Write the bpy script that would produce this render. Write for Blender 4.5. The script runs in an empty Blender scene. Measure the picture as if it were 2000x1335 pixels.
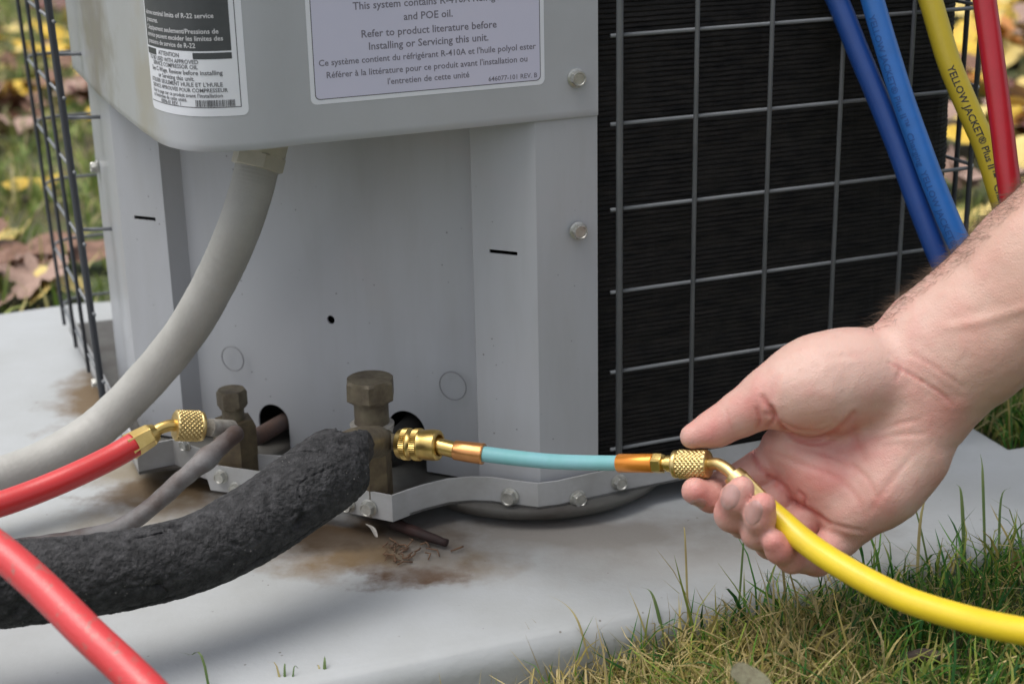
import bpy, bmesh, math, random
import numpy as np
from mathutils import Vector, Matrix, noise
random.seed(7); rng = np.random.default_rng(7)
S = bpy.context.scene; COL = S.collection
rad = math.radians

# ------------------------------------------------------------------ camera
CAM_H = .385; FPX = 3100.0; PITCH = rad(18.8); ROLL = rad(1.2)
Fv = Vector((0, math.cos(PITCH), -math.sin(PITCH))); Rv = Vector((1, 0, 0)); Dv = Vector((0, -math.sin(PITCH), -math.cos(PITCH)))
CAM = Vector((0, 0, CAM_H))
right = Rv * math.cos(ROLL) + Dv * math.sin(ROLL)
down = Dv * math.cos(ROLL) - Rv * math.sin(ROLL)
cd = bpy.data.cameras.new('camera'); cam = bpy.data.objects.new('camera', cd); COL.objects.link(cam)
cam.matrix_world = Matrix(((right.x, -down.x, -Fv.x, 0), (right.y, -down.y, -Fv.y, 0), (right.z, -down.z, -Fv.z, CAM_H), (0, 0, 0, 1)))
cd.sensor_width = 36; cd.lens = FPX / 2000 * 36; cd.clip_start = .02; cd.clip_end = 200
cd.dof.use_dof = True; cd.dof.focus_distance = .80; cd.dof.aperture_fstop = 10
S.camera = cam
# ------------------------------------------------------------------ world: overcast daylight
W = bpy.data.worlds.new('World'); S.world = W; W.use_nodes = True
nt = W.node_tree; bg = nt.nodes['Background']; sk = nt.nodes.new('ShaderNodeTexSky'); sk.sky_type = 'NISHITA'
SUN_EL, SUN_AZ = rad(70), rad(262)
sk.sun_disc = False; sk.sun_elevation = SUN_EL; sk.sun_rotation = SUN_AZ; sk.dust_density = 4; sk.air_density = 1.0; sk.ozone_density = 1.0
hs = nt.nodes.new('ShaderNodeHueSaturation'); hs.inputs['Saturation'].default_value = .36   # grey overcast
nt.links.new(sk.outputs[0], hs.inputs['Color']); nt.links.new(hs.outputs[0], bg.inputs[0]); bg.inputs[1].default_value = .15
sl = bpy.data.lights.new('sun', 'SUN'); sun = bpy.data.objects.new('sun', sl); COL.objects.link(sun)
sl.energy = 1.5; sl.angle = rad(45); sl.color = (1, .97, .92)
sd = Vector((math.sin(SUN_AZ) * math.cos(SUN_EL), math.cos(SUN_AZ) * math.cos(SUN_EL), math.sin(SUN_EL)))
sun.rotation_euler = sd.to_track_quat('Z', 'Y').to_euler()
S.view_settings.view_transform = 'Standard'; S.view_settings.look = 'None'
S.view_settings.exposure = 0.44; S.view_settings.gamma = 1; S.view_settings.use_curve_mapping = False

# ------------------------------------------------------------------ measuring helpers: sight lines of the survey photo -> points of the place
def ray(px, py):
    a, b = px - 1000, py - 667.5
    c, s = math.cos(ROLL), math.sin(ROLL)
    return Fv + Rv * ((c * a - s * b) / FPX) + Dv * ((s * a + c * b) / FPX)
def onz(px, py, z):
    r = ray(px, py); return CAM + r * ((z - CAM_H) / r.z)
def at(px, py, d): return CAM + ray(px, py) * d
def onpl(px, py, P, n):
    r = ray(px, py); return CAM + r * ((P - CAM).dot(n) / r.dot(n))
def V2(a, z=0): return Vector((a[0], a[1], z))

# ------------------------------------------------------------------ object helpers
def tag(o, label=None, cat=None, group=None, kind=None):
    if label: o['label'] = label
    if cat: o['category'] = cat
    if group: o['group'] = group
    if kind: o['kind'] = kind
    return o
def empty(name, loc, label, cat, group=None):
    o = bpy.data.objects.new(name, None); COL.objects.link(o); o.location = loc; o.empty_display_size = .02
    return tag(o, label, cat, group)
def link(name, me, m, parent=None, smooth=True, auto=None):
    o = bpy.data.objects.new(name, me); COL.objects.link(o)
    if m is not None:
        me.materials.clear()
        for k in (m if isinstance(m, (list, tuple)) else [m]): me.materials.append(k)
    if smooth:
        me.polygons.foreach_set('use_smooth', [True] * len(me.polygons))
        if auto is not None: me.set_sharp_from_angle(angle=rad(auto))
    if parent is not None:
        o.parent = parent; o.matrix_parent_inverse = wm(parent).inverted()
    return o
def wm(o):
    m = Matrix.LocRotScale(o.location, o.rotation_euler, o.scale)
    return (wm(o.parent) @ o.matrix_parent_inverse @ m) if o.parent else m
def mesh(name, v, f):
    me = bpy.data.meshes.new(name); me.from_pydata([tuple(p) for p in v], [], f); me.update(); return me
def from_bm(name, bm):
    me = bpy.data.meshes.new(name); bm.to_mesh(me); bm.free(); return me
def fast_mesh(name, V, Q, colors=None):
    me = bpy.data.meshes.new(name); n = len(Q); k = Q.shape[1]
    me.vertices.add(len(V)); me.vertices.foreach_set('co', np.asarray(V, np.float32).ravel())
    me.loops.add(n * k); me.loops.foreach_set('vertex_index', np.asarray(Q, np.int32).ravel())
    me.polygons.add(n); me.polygons.foreach_set('loop_start', np.arange(0, n * k, k, dtype=np.int32))
    me.update(calc_edges=True)
    if colors is not None:
        a = me.color_attributes.new('tint', 'FLOAT_COLOR', 'POINT'); a.data.foreach_set('color', np.asarray(colors, np.float32).ravel())
    return me
class MB:
    def __init__(s): s.v = []; s.f = []
    def add(s, v, f):
        b = len(s.v); s.v += [Vector(p) for p in v]; s.f += [tuple(i + b for i in q) for q in f]; return s
    def build(s, name, m, parent=None, smooth=True, auto=None):
        return link(name, mesh(name, s.v, s.f), m, parent, smooth, auto)
def box(c, ux, uy, uz):
    v = [c + ux * a + uy * b + uz * d for a in (-1, 1) for b in (-1, 1) for d in (-1, 1)]
    return v, [(0, 1, 3, 2), (4, 6, 7, 5), (0, 4, 5, 1), (2, 3, 7, 6), (0, 2, 6, 4), (1, 5, 7, 3)]
def spline(pts, n=12):
    P = [Vector(p) for p in pts]; P = [P[0] * 2 - P[1]] + P + [P[-1] * 2 - P[-2]]; out = []
    for i in range(1, len(P) - 2):
        for k in range(n):
            t = k / n; a, b, c, d = P[i - 1:i + 3]
            out.append(.5 * ((2 * b) + (c - a) * t + (2 * a - 5 * b + 4 * c - d) * t * t + (3 * b - a - 3 * c + d) * t ** 3))
    out.append(P[-2]); return out
def frames(path, up=Vector((0, 0, 1))):
    T = []
    for i in range(len(path)):
        a = path[max(i - 1, 0)]; b = path[min(i + 1, len(path) - 1)]; T.append((b - a).normalized())
    if abs(T[0].dot(up)) > .98: up = Vector((0, 1, 0))
    n = (up - T[0] * up.dot(T[0])).normalized(); out = []
    for t in T:
        n = (n - t * n.dot(t)).normalized(); out.append((t, n, t.cross(n)))
    return out
def tube(path, r, seg=16, caps=True, disp=None):
    fr = frames(path); v = []; f = []; L = 0
    for i, (p, (t, n, b)) in enumerate(zip(path, fr)):
        if i: L += (p - path[i - 1]).length
        rr = r(i / (len(path) - 1)) if callable(r) else r
        for k in range(seg):
            a = 2 * math.pi * k / seg
            q = rr + (disp(L, a, p + (n * math.cos(a) + b * math.sin(a)) * rr) if disp else 0)
            v.append(p + (n * math.cos(a) + b * math.sin(a)) * q)
    for i in range(len(path) - 1):
        for k in range(seg):
            k2 = (k + 1) % seg; f.append((i * seg + k, i * seg + k2, (i + 1) * seg + k2, (i + 1) * seg + k))
    if caps:
        f.append(tuple(range(seg))[::-1]); f.append(tuple((len(path) - 1) * seg + k for k in range(seg)))
    return v, f
def lathe(p0, ax, prof, seg=32, disp=None, hexs=(), up=Vector((0, 0, 1)), rot=0):
    """prof: (distance along axis, radius); a row in hexs is six-sided"""
    ax = ax.normalized(); n = (up - ax * up.dot(ax))
    n = n.normalized() if n.length > 1e-4 else Vector((1, 0, 0)); b = ax.cross(n); v = []; f = []
    for i, (x, r) in enumerate(prof):
        for k in range(seg):
            a = 2 * math.pi * k / seg + rot; q = r
            if i in hexs:
                h = (a - rot) % (math.pi / 3) - math.pi / 6; q = r * math.cos(math.pi / 6) / math.cos(h)
            if disp: q += disp(x, a, i)
            v.append(p0 + ax * x + (n * math.cos(a) + b * math.sin(a)) * q)
    for i in range(len(prof) - 1):
        for k in range(seg):
            k2 = (k + 1) % seg; f.append((i * seg + k, i * seg + k2, (i + 1) * seg + k2, (i + 1) * seg + k))
    f.append(tuple(range(seg))[::-1]); f.append(tuple((len(prof) - 1) * seg + k for k in range(seg)))
    return v, f
def sheet(prof, z0, z1, th, zs=1):
    """a bent metal sheet: plan polyline prof (list of (x,y)), thickness th to the back (left of travel)"""
    P = [Vector((p[0], p[1])) for p in prof]; back = []
    for i, p in enumerate(P):
        ds = []
        if i: ds.append((p - P[i - 1]).normalized())
        if i < len(P) - 1: ds.append((P[i + 1] - p).normalized())
        nn = [Vector((-d.y, d.x)) for d in ds]; m = sum(nn, Vector((0, 0))).normalized(); back.append(p + m * th / max(.3, m.dot(nn[0])))
    v = []; f = []; N = len(P)
    for z in (z0, z1):
        v += [(p.x, p.y, z) for p in P] + [(p.x, p.y, z) for p in back]
    for i in range(N - 1):
        a, b = i, i + 1
        f += [(a, b, b + 2 * N, a + 2 * N), (b + N, a + N, a + 3 * N, b + 3 * N), (b, a, a + N, b + N), (a + 2 * N, b + 2 * N, b + 3 * N, a + 3 * N)]
    f += [(0, 2 * N, 3 * N, N), (N - 1, 2 * N - 1, 4 * N - 1, 3 * N - 1)]
    return v, f
def prism(poly, z0, z1):
    n = len(poly); v = [(p[0], p[1], z0) for p in poly] + [(p[0], p[1], z1) for p in poly]
    return v, [tuple(range(n))[::-1], tuple(range(n, 2 * n))] + [(i, (i + 1) % n, (i + 1) % n + n, i + n) for i in range(n)]
def fixn(o):
    bm = bmesh.new(); bm.from_mesh(o.data); bmesh.ops.recalc_face_normals(bm, faces=bm.faces); bm.to_mesh(o.data); bm.free(); return o
def cut(o, cutters):
    for c in cutters:
        fixn(c); m = o.modifiers.new('b', 'BOOLEAN'); m.operation = 'DIFFERENCE'; m.solver = 'EXACT'; m.object = c
    dg = bpy.context.evaluated_depsgraph_get(); dg.update()
    me = bpy.data.meshes.new_from_object(o.evaluated_get(dg)); o.modifiers.clear(); o.data = me
    for c in cutters: bpy.data.objects.remove(c)
    return o
def text_mesh(s, size, align='LEFT', bold=0, sp=1):
    cu = bpy.data.curves.new('t', 'FONT'); cu.body = s; cu.size = size; cu.align_x = align; cu.offset = bold; cu.resolution_u = 2; cu.space_character = sp
    o = bpy.data.objects.new('t', cu); COL.objects.link(o)
    dg = bpy.context.evaluated_depsgraph_get(); me = bpy.data.meshes.new_from_object(o.evaluated_get(dg))
    bm = bmesh.new(); bm.from_mesh(me)
    for k in range(-2, 8): bmesh.ops.bisect_plane(bm, geom=bm.verts[:] + bm.edges[:] + bm.faces[:], plane_co=(0, size * (k + .37) / 7, 0), plane_no=(0, 1, 0))
    bm.to_mesh(me); bm.free()
    v = [x.co.copy() for x in me.vertices]; f = [tuple(p.vertices) for p in me.polygons]
    bpy.data.objects.remove(o); bpy.data.meshes.remove(me); return v, f

# ------------------------------------------------------------------ materials
def mat(name, col, rough=.5, metal=0, col2=None, scale=20, bump=0, bscale=200, coat=0, detail=6, rv=0, spec=.5, sss=0, thr=(.35, .65), extra=None, stretch=None):
    m = bpy.data.materials.new(name); m.use_nodes = True; nt = m.node_tree; b = nt.nodes['Principled BSDF']; N = nt.nodes.new; L = nt.links.new
    b.inputs['Base Color'].default_value = (*col, 1); b.inputs['Roughness'].default_value = rough; b.inputs['Metallic'].default_value = metal
    b.inputs['Coat Weight'].default_value = coat; b.inputs['Specular IOR Level'].default_value = spec
    if sss: b.inputs['Subsurface Weight'].default_value = sss; b.inputs['Subsurface Radius'].default_value = (1, .35, .2); b.inputs['Subsurface Scale'].default_value = .004
    tc = N('ShaderNodeTexCoord'); vec = tc.outputs['Object']
    if stretch:
        mp = N('ShaderNodeMapping'); mp.inputs['Scale'].default_value = stretch; L(vec, mp.inputs[0]); vec = mp.outputs[0]
    cur = None
    if col2:
        n = N('ShaderNodeTexNoise'); n.inputs['Scale'].default_value = scale; n.inputs['Detail'].default_value = detail; n.inputs['Roughness'].default_value = .65; L(vec, n.inputs['Vector'])
        mr = N('ShaderNodeMapRange'); mr.inputs[1].default_value = thr[0]; mr.inputs[2].default_value = thr[1]; L(n.outputs[0], mr.inputs[0])
        mx = N('ShaderNodeMix'); mx.data_type = 'RGBA'; mx.inputs[6].default_value = (*col, 1); mx.inputs[7].default_value = (*col2, 1); L(mr.outputs[0], mx.inputs[0])
        L(mx.outputs[2], b.inputs['Base Color']); cur = mx.outputs[2]
        if rv:
            m2 = N('ShaderNodeMapRange'); m2.inputs[3].default_value = rough - rv; m2.inputs[4].default_value = rough + rv; L(n.outputs[0], m2.inputs[0]); L(m2.outputs[0], b.inputs['Roughness'])
    if bump:
        n = N('ShaderNodeTexNoise'); n.inputs['Scale'].default_value = bscale; n.inputs['Detail'].default_value = 4; L(vec, n.inputs['Vector'])
        bp = N('ShaderNodeBump'); bp.inputs['Strength'].default_value = 1; bp.inputs['Distance'].default_value = bump; L(n.outputs[0], bp.inputs['Height']); L(bp.outputs[0], b.inputs['Normal'])
    if extra: extra(m, nt, b, cur, tc)
    return m
def blotches(spots):
    """stains, painted shade and painted reflections of their own shape at given places of the object: (x, y, z, radius, colour, strength, noise scale)"""
    def fn(m, nt, b, cur, tc):
        N = nt.nodes.new; L = nt.links.new
        for (x, y, z, r, c, st, sc) in spots:
            s = N('ShaderNodeVectorMath'); s.operation = 'SUBTRACT'; s.inputs[1].default_value = (x, y, z); L(tc.outputs['Object'], s.inputs[0])
            rr = r if isinstance(r, tuple) else (r, r, r)
            dv = N('ShaderNodeVectorMath'); dv.operation = 'DIVIDE'; dv.inputs[1].default_value = rr; L(s.outputs[0], dv.inputs[0])
            ln = N('ShaderNodeVectorMath'); ln.operation = 'LENGTH'; L(dv.outputs[0], ln.inputs[0])
            n = N('ShaderNodeTexNoise'); n.inputs['Scale'].default_value = sc; n.inputs['Detail'].default_value = 7; n.inputs['Roughness'].default_value = .62; L(tc.outputs['Object'], n.inputs['Vector'])
            ad = N('ShaderNodeMath'); ad.operation = 'MULTIPLY_ADD'; ad.inputs[1].default_value = 2.4; L(n.outputs[0], ad.inputs[0]); L(ln.outputs['Value'], ad.inputs[2])
            mr = N('ShaderNodeMapRange'); mr.inputs[1].default_value = 2.3; mr.inputs[2].default_value = 1.5; mr.inputs[3].default_value = 0; mr.inputs[4].default_value = st; L(ad.outputs[0], mr.inputs[0])
            mx = N('ShaderNodeMix'); mx.data_type = 'RGBA'; mx.inputs[7].default_value = (*c, 1); L(mr.outputs[0], mx.inputs[0])
            if cur is not None: L(cur, mx.inputs[6])
            else: mx.inputs[6].default_value = b.inputs['Base Color'].default_value
            cur = mx.outputs[2]; L(cur, b.inputs['Base Color'])
    return fn
def specks(col, scale=260, dens=.12, then=None):
    def fn(m, nt, b, cur, tc):
        N = nt.nodes.new; L = nt.links.new
        v = N('ShaderNodeTexVoronoi'); v.inputs['Scale'].default_value = scale; L(tc.outputs['Object'], v.inputs['Vector'])
        mr = N('ShaderNodeMapRange'); mr.inputs[1].default_value = dens; mr.inputs[2].default_value = dens * .6; mr.inputs[3].default_value = 0; mr.inputs[4].default_value = .8; L(v.outputs['Distance'], mr.inputs[0])
        n = N('ShaderNodeTexNoise'); n.inputs['Scale'].default_value = 45; L(tc.outputs['Object'], n.inputs['Vector'])
        g = N('ShaderNodeMapRange'); g.inputs[1].default_value = .55; g.inputs[2].default_value = .62; L(n.outputs[0], g.inputs[0])
        mu = N('ShaderNodeMath'); mu.operation = 'MULTIPLY'; L(mr.outputs[0], mu.inputs[0]); L(g.outputs[0], mu.inputs[1])
        mx = N('ShaderNodeMix'); mx.data_type = 'RGBA'; mx.inputs[7].default_value = (*col, 1); L(mu.outputs[0], mx.inputs[0])
        if cur is not None: L(cur, mx.inputs[6])
        else: mx.inputs[6].default_value = b.inputs['Base Color'].default_value
        L(mx.outputs[2], b.inputs['Base Color'])
        if then: then(m, nt, b, mx.outputs[2], tc)
    return fn
def tinted(name, rough=.6, trans=0, spec=.3):
    m = bpy.data.materials.new(name); m.use_nodes = True; nt = m.node_tree; b = nt.nodes['Principled BSDF']
    a = nt.nodes.new('ShaderNodeAttribute'); a.attribute_name = 'tint'; nt.links.new(a.outputs[0], b.inputs['Base Color']); b.inputs['Roughness'].default_value = rough; b.inputs['Specular IOR Level'].default_value = spec
    if trans:
        t = nt.nodes.new('ShaderNodeBsdfTranslucent'); nt.links.new(a.outputs[0], t.inputs[0]); mx = nt.nodes.new('ShaderNodeMixShader'); mx.inputs[0].default_value = trans
        nt.links.new(b.outputs[0], mx.inputs[1]); nt.links.new(t.outputs[0], mx.inputs[2]); nt.links.new(mx.outputs[0], nt.nodes['Material Output'].inputs[0])
    return m
M = {}
PAINT = (.425, .44, .465)
M['cover'] = mat('grey_enamel', PAINT, .34, 0, (.385, .395, .41), 9, .00003, 500, coat=.15, extra=blotches([(-.235, .9, .27, (.03, .1, .07), (.20, .175, .14), .75, 30), (-.18, .79, .25, (.02, .03, .05), (.36, .33, .27), .6, 40)]))  # brown spots on the left: dirt plus leaf reflection painted into the colour
M['panel'] = mat('grey_panel_enamel', (.405, .418, .44), .4, 0, (.35, .355, .36), 26, .00003, 500, coat=.1, stretch=(1, 1, .16), thr=(.45, .8), extra=specks((.05, .045, .04), 170, .1))
M['pan'] = mat('grey_pan_enamel', (.42, .425, .435), .42, 0, (.31, .31, .30), 25, .00004, 400)
M['foot'] = mat('shaded_pan_underside', (.11, .11, .10), .6, 0, (.06, .052, .045), 30)  # darkened to put the shade beneath the unit into the colour
M['wire'] = mat('grey_vinyl_wire', (.17, .18, .19), .35, 0, (.14, .15, .16), 60)
M['wire_dark'] = mat('dark_vinyl_wire', (.05, .055, .065), .35)
M['coil'] = mat('black_coil_fins', (.006, .006, .0065), .55, 0, (.022, .020, .018), 60, .0003, 900, extra=specks((.2, .19, .15), 120, .03), stretch=(1, 1, 4), spec=.2)
M['black'] = mat('black_interior', (.01, .01, .01), .8, 0, (.016, .014, .012), 30)
M['screw'] = mat('zinc_plated_screw', (.55, .55, .52), .38, .75, (.38, .38, .35), 300, .00005, 900)
M['label_w'] = mat('white_vinyl_label', (.74, .76, .80), .35, 0, (.70, .72, .77), 20)
M['label_l'] = mat('lilac_white_label', (.60, .59, .72), .4, 0, (.57, .57, .70), 12)
M['label_k'] = mat('black_print_ground', (.055, .06, .065), .45, 0, (.07, .075, .08), 60)
M['ink'] = mat('faded_ink', (.17, .16, .20), .5)
M['ink_d'] = mat('dark_ink', (.10, .10, .11), .5)
M['ink_w'] = mat('white_print', (.62, .62, .64), .5)
M['seam'] = mat('pressed_edge_enamel', (.22, .225, .235), .45)

a21 = rad(21); U = Vector((math.cos(a21), math.sin(a21), 0)); NF = Vector((math.sin(a21), -math.cos(a21), 0))   # along / out of the coil face
SL = Vector((-math.sin(a21), math.cos(a21), 0))                                                             # along the left face, backwards
P0 = Vector((.0583, .8267, 0))
B = Vector((.0142, .8098, 0)); bb = rad(25); DP = Vector((-math.cos(bb), math.sin(bb), 0)); NP = Vector((-math.sin(bb), -math.cos(bb), 0))
AC = empty('air_conditioner', (0, .9, 0), 'grey outdoor air conditioner with black coil behind a wire guard, standing on the pale pad', 'air conditioner')

# --- lower access panel (bent sheet with recessed middle)
def pp(s, t=0): return B + DP * s + NP * t
corner = pp(.2725)
prof = [corner + SL * .100, corner, pp(.2397), pp(.2335, -.0115), pp(.0437, -.0115), pp(.0377), pp(0), B + U * .0351]
prof = [(p.x, p.y) for p in prof]
pan_o = MB().add(*sheet(prof, .016, .262, .0012)).build('access_panel', M['panel'], None, smooth=False); fixn(pan_o)
def arch_cut(s, zb, w, h):
    c = pp(s, -.0115); q = []
    for k in range(17):
        a = math.pi * k / 16; q.append((w / 2 * math.cos(a), zb + h - w / 2 + w / 2 * math.sin(a)))
    q += [(-w / 2, zb), (w / 2, zb)]
    v = [c + DP * x + Vector((0, 0, z)) + NP * t for t in (-.01, .006) for x, z in q]; n = len(q)
    return MB().add(v, [tuple(range(n)), tuple(range(2 * n - 1, n - 1, -1))] + [(i, (i + 1) % n, (i + 1) % n + n, i + n) for i in range(n)]).build('c', None, None, False)
def slot_cut(s, z, w, h, t=0):
    return MB().add(*box(pp(s, t) + Vector((0, 0, z)), DP * w / 2, NP * .006, Vector((0, 0, h / 2)))).build('c', None, None, False)
def hole_cut(s, z, r, t=-.0115):
    return MB().add(*lathe(pp(s, t) + Vector((0, 0, z)) - NP * .006, NP, [(0, r), (.012, r)], 20)).build('c', None, None, False)
cut(pan_o, [arch_cut(.1815, .012, .0215, .031), arch_cut(.090, .008, .0250, .044), slot_cut(.2545, .155, .0155, .0022), slot_cut(.0197, .157, .0165, .0021), hole_cut(.1369, .102, .0026)])
pan_o.data.materials.clear(); pan_o.data.materials.append(M['panel'])
pan_o.parent = AC; pan_o.matrix_parent_inverse = wm(AC).inverted()
bm = bmesh.new(); bm.from_mesh(pan_o.data); bm.to_mesh(pan_o.data); bm.free()
# pressed knockout rings and dimples
def ring(s, z, R, r=.0004, a0=0, a1=360):
    c = pp(s, -.0078) + Vector((0, 0, z)); path = [c + DP * R * math.cos(rad(a)) + Vector((0, 0, R * math.sin(rad(a)))) for a in np.linspace(a0, a1, 40)]
    return MB().add(*tube(path, r, 6)).build('knockout_ring', M['seam'], AC)
ring(.2053, .0705, .0077); ring(.0568, .0733, .0083)
# --- upper service cover
Pc = B + U * .0351 + NF * .0012
ctrl = [Pc, B + NF * .0012 + U * -.02, Vector((-.0976, .7627, 0)), Vector((-.1210, .7515, 0)), Vector((-.1470, .7495, 0)), Vector((-.1665, .7650, 0)), Vector((-.1830, .7960, 0)), Vector((-.2040, .8420, 0)), Vector((-.2330, .9085, 0)), Vector((-.2775, 1.0200, 0))]
cl = [Pc + (ctrl[2] - Pc) * k / 6 for k in range(6)] + spline([ctrl[2], ctrl[3], ctrl[4], ctrl[5], ctrl[6], ctrl[7], ctrl[8], ctrl[9]], 8)
cum = [0]
for a, b_ in zip(cl, cl[1:]): cum.append(cum[-1] + (b_ - a).length)
def cover_pt(s, z, off=0):
    s = min(max(s, 0), cum[-1] - 1e-6); i = int(np.searchsorted(cum, s, 'right')) - 1; t = (s - cum[i]) / (cum[i + 1] - cum[i])
    def nrm(i):
        a = cl[max(i - 1, 0)]; c = cl[min(i + 1, len(cl) - 1)]; d = (c - a).normalized(); return Vector((-d.y, d.x, 0))
    p = cl[i].lerp(cl[i + 1], t); n = nrm(i).lerp(nrm(i + 1), t).normalized(); q = p + n * off; return Vector((q.x, q.y, z))
ZC = .229; ZT = .62
ss = list(np.linspace(0, cum[-1], 90)); th = .0012
v = []; f = []
prof_z = [(ZC + .0015, -.0035), (ZC, -.003), (ZC, -.0004), (ZC + .0006, 0), (ZC + .004, 0), (.33, 0), (ZT, 0)]
for s in ss:
    for z, o in prof_z: v.append(cover_pt(s, z, o))
    for z, o in ((ZT, -th), (ZC + .004, -th)): v.append(cover_pt(s, z, o))
K = len(prof_z) + 2
for i in range(len(ss) - 1):
    for k in range(K): k2 = (k + 1) % K; f.append((i * K + k, i * K + k2, (i + 1) * K + k2, (i + 1) * K + k))
f += [tuple(range(K)), tuple((len(ss) - 1) * K + k for k in range(K))]
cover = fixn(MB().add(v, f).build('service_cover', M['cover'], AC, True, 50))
# floor of the cover box, roof, and back of the unit
inner = [cover_pt(s, 0, -.004) for s in ss]
fl = [(p.x, p.y) for p in inner] + [tuple((corner + SL * .03 - NP * .004)[:2]), tuple((corner - NP * .003)[:2]), tuple((pp(0, -.003))[:2])]
MB().add(*prism(fl, ZC + .012, ZC + .0132)).build('cover_floor', M['panel'], AC, False)
# --- coil
GR = P0 + U * .236
def rc(a, b, c, r, n=8):
    d1 = (a - b).normalized(); d2 = (c - b).normalized(); ang = d1.angle(d2); L = r / math.tan(ang / 2); cc = b + (d1 + d2).normalized() * (r / math.sin(ang / 2))
    p, q = b + d1 * L - cc, b + d2 * L - cc; out = []
    for k in range(n + 1):
        t = k / n; w = p.lerp(q, t).normalized() * r; out.append(cc + w)
    return out
def path_face(inset, x0, x1, cr, back):
    """plan line of the right coil face turning back at its far corner"""
    a = P0 - NF * inset + U * x0; b = P0 - NF * inset + U * x1; c = b + SL * back
    return [a] + rc(a, b, c, cr) + [c]
cf = path_face(.014, -.030, .228, .020, .40)
def ridged(plan, z0, z1, pitch, amp):
    plan = [plan[0].lerp(plan[1], k / 70) for k in range(70)] + plan[1:]
    n = len(plan); nr = []
    for i in range(n):
        d = (plan[min(i + 1, n - 1)] - plan[max(i - 1, 0)]).normalized(); nr.append(Vector((d.y, -d.x, 0)))
    rows = int((z1 - z0) / pitch); v = []; f = []
    for j in range(rows * 3 + 1):
        z = z0 + j * pitch / 3; o = (0, amp, amp * .75)[j % 3]
        for i in range(n):
            q = plan[i]; p = q + nr[i] * (o * (1 + 1.1 * noise.noise(Vector((q.x * 40, z * 90, 1)))) + .0005 * noise.noise(Vector((q.x * 220, z * 30, 5)))); v.append((p.x, p.y, z + .0003 * noise.noise(Vector((q.x * 90, z * 200, 9)))))
    for j in range(rows * 3):
        for i in range(n - 1): f.append((j * n + i, j * n + i + 1, (j + 1) * n + i + 1, (j + 1) * n + i))
    return v, f
MB().add(*ridged(cf, .014, ZT, .0027, .0006)).build('coil', M['coil'], AC, False)
lc0 = corner + SL * .098 + U * .05
lf = [lc0 + SL * .13, lc0]
MB().add(*ridged(lf, .014, ZT, .0027, .0006)).build('coil', M['coil'], AC, False)
back_l = lc0 + SL * .13; back_r = cf[-1]
foot_poly = [lc0, back_l, back_r] + [p for p in cf[::-1][1:]] + [B]
MB().add(*sheet([(back_r.x, back_r.y), (back_l.x, back_l.y)], .014, ZT, .002)).build('rear_panel', M['black'], AC, False)
MB().add(*sheet([(lc0.x, lc0.y), tuple((corner + SL * .099 + U * .002)[:2])], .014, ZT, .001)).build('flange_return', M['panel'], AC, False)
roof = [(p.x, p.y) for p in [cover_pt(s, 0, .004) for s in ss[::6]]] + [tuple((back_l - U * .06)[:2]), tuple((back_r + U * .01)[:2])] + [tuple(p[:2]) for p in path_face(-.0115, -.03, .262, .03, .4)[::-1][1:]]
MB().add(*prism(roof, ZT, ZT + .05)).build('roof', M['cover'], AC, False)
# --- wire guard, every wire a part
DX = .0450; DZ = .0461; ZG = .2695
zs = [ZG - DZ * j for j in range(6)] + [ZG + DZ * j for j in range(1, 7)]
def wirep(path, r, m='wire', seg=8): return MB().add(*tube(path, r, seg)).build('guard_wire', M[m], AC)
hpath = path_face(0, -.0045, .2320, .009, .40)
for z in zs: wirep([Vector((p.x, p.y, z)) for p in hpath], .00112)
for i in range(6):
    p = P0 + U * (DX * i) + NF * (.0016 if i == 0 else .0013)
    wirep([V2(p, .036), V2(p, ZT)], .0019 if i == 0 else .0013, 'wire_dark' if i == 5 else 'wire')
for i in range(7):
    p = hpath[-2] + SL * (DX * .30 + DX * i) + U * .0013
    wirep([V2(p, .020), V2(p, ZT)], .0016, 'wire_dark')
wirep([V2(hpath[-2] + U * .0013, .020), V2(hpath[-2] + U * .0013, ZT)], .0016, 'wire_dark')
gl0 = Vector((-.2663, .9690, 0)); GD = (Vector((-.3375, 1.1395, 0)) - gl0).normalized(); GN = Vector((-GD.y, GD.x, 0))
gc_ = gl0 + GD * .198; lw = [gl0 - GD * .006, gl0 + GD * .17] + rc(gl0, gc_, gc_ + U * .2, .02)[1:] + [gc_ + U * .42]
lean = lambda p, z: V2(p - U * (.026 * (z - .036)), z)
for z in zs: wirep([lean(p, z - .004) for p in lw], .0011)
for i in range(4):
    p = gl0 + GD * (.0575 * i) + GN * .0013
    wirep([lean(p, .022), lean(p, ZT)], .0024 if i == 0 else .0014, 'wire_dark')
# standoff hooks between the guard and the flange
for z in (.135, .206, .245):
    a = corner + SL * .050; wirep([V2(a, z), lean(gl0 + GD * .004, z)], .0012)
# --- screws
def screw_mesh():
    mb = MB(); mb.add(*lathe(Vector((0, 0, 0)), Vector((0, 0, 1)), [(0, .0050), (.0007, .0050), (.0011, .0044), (.0012, .0042), (.0040, .0041), (.0046, .0036), (.0046, .0031), (.0041, .0028)], 36, hexs=(3, 4)))
    return mb.v, mb.f
sv, sf = screw_mesh(); sme = mesh('screw', sv, sf)
sme.polygons.foreach_set('use_smooth', [True] * len(sme.polygons)); sme.set_sharp_from_angle(angle=rad(30)); sme.materials.append(M['screw'])
def screw(p, n, tilt=0, k=1.0, parent=None):
    o = bpy.data.objects.new('screw', sme); COL.objects.link(o); q = n.to_track_quat('Z', 'Y'); o.rotation_euler = (q.to_matrix() @ Matrix.Rotation(tilt, 3, 'Z')).to_euler(); o.location = p; o.scale = (k, k, k)
    o.parent = AC; o.matrix_parent_inverse = wm(AC).inverted(); return o
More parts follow.
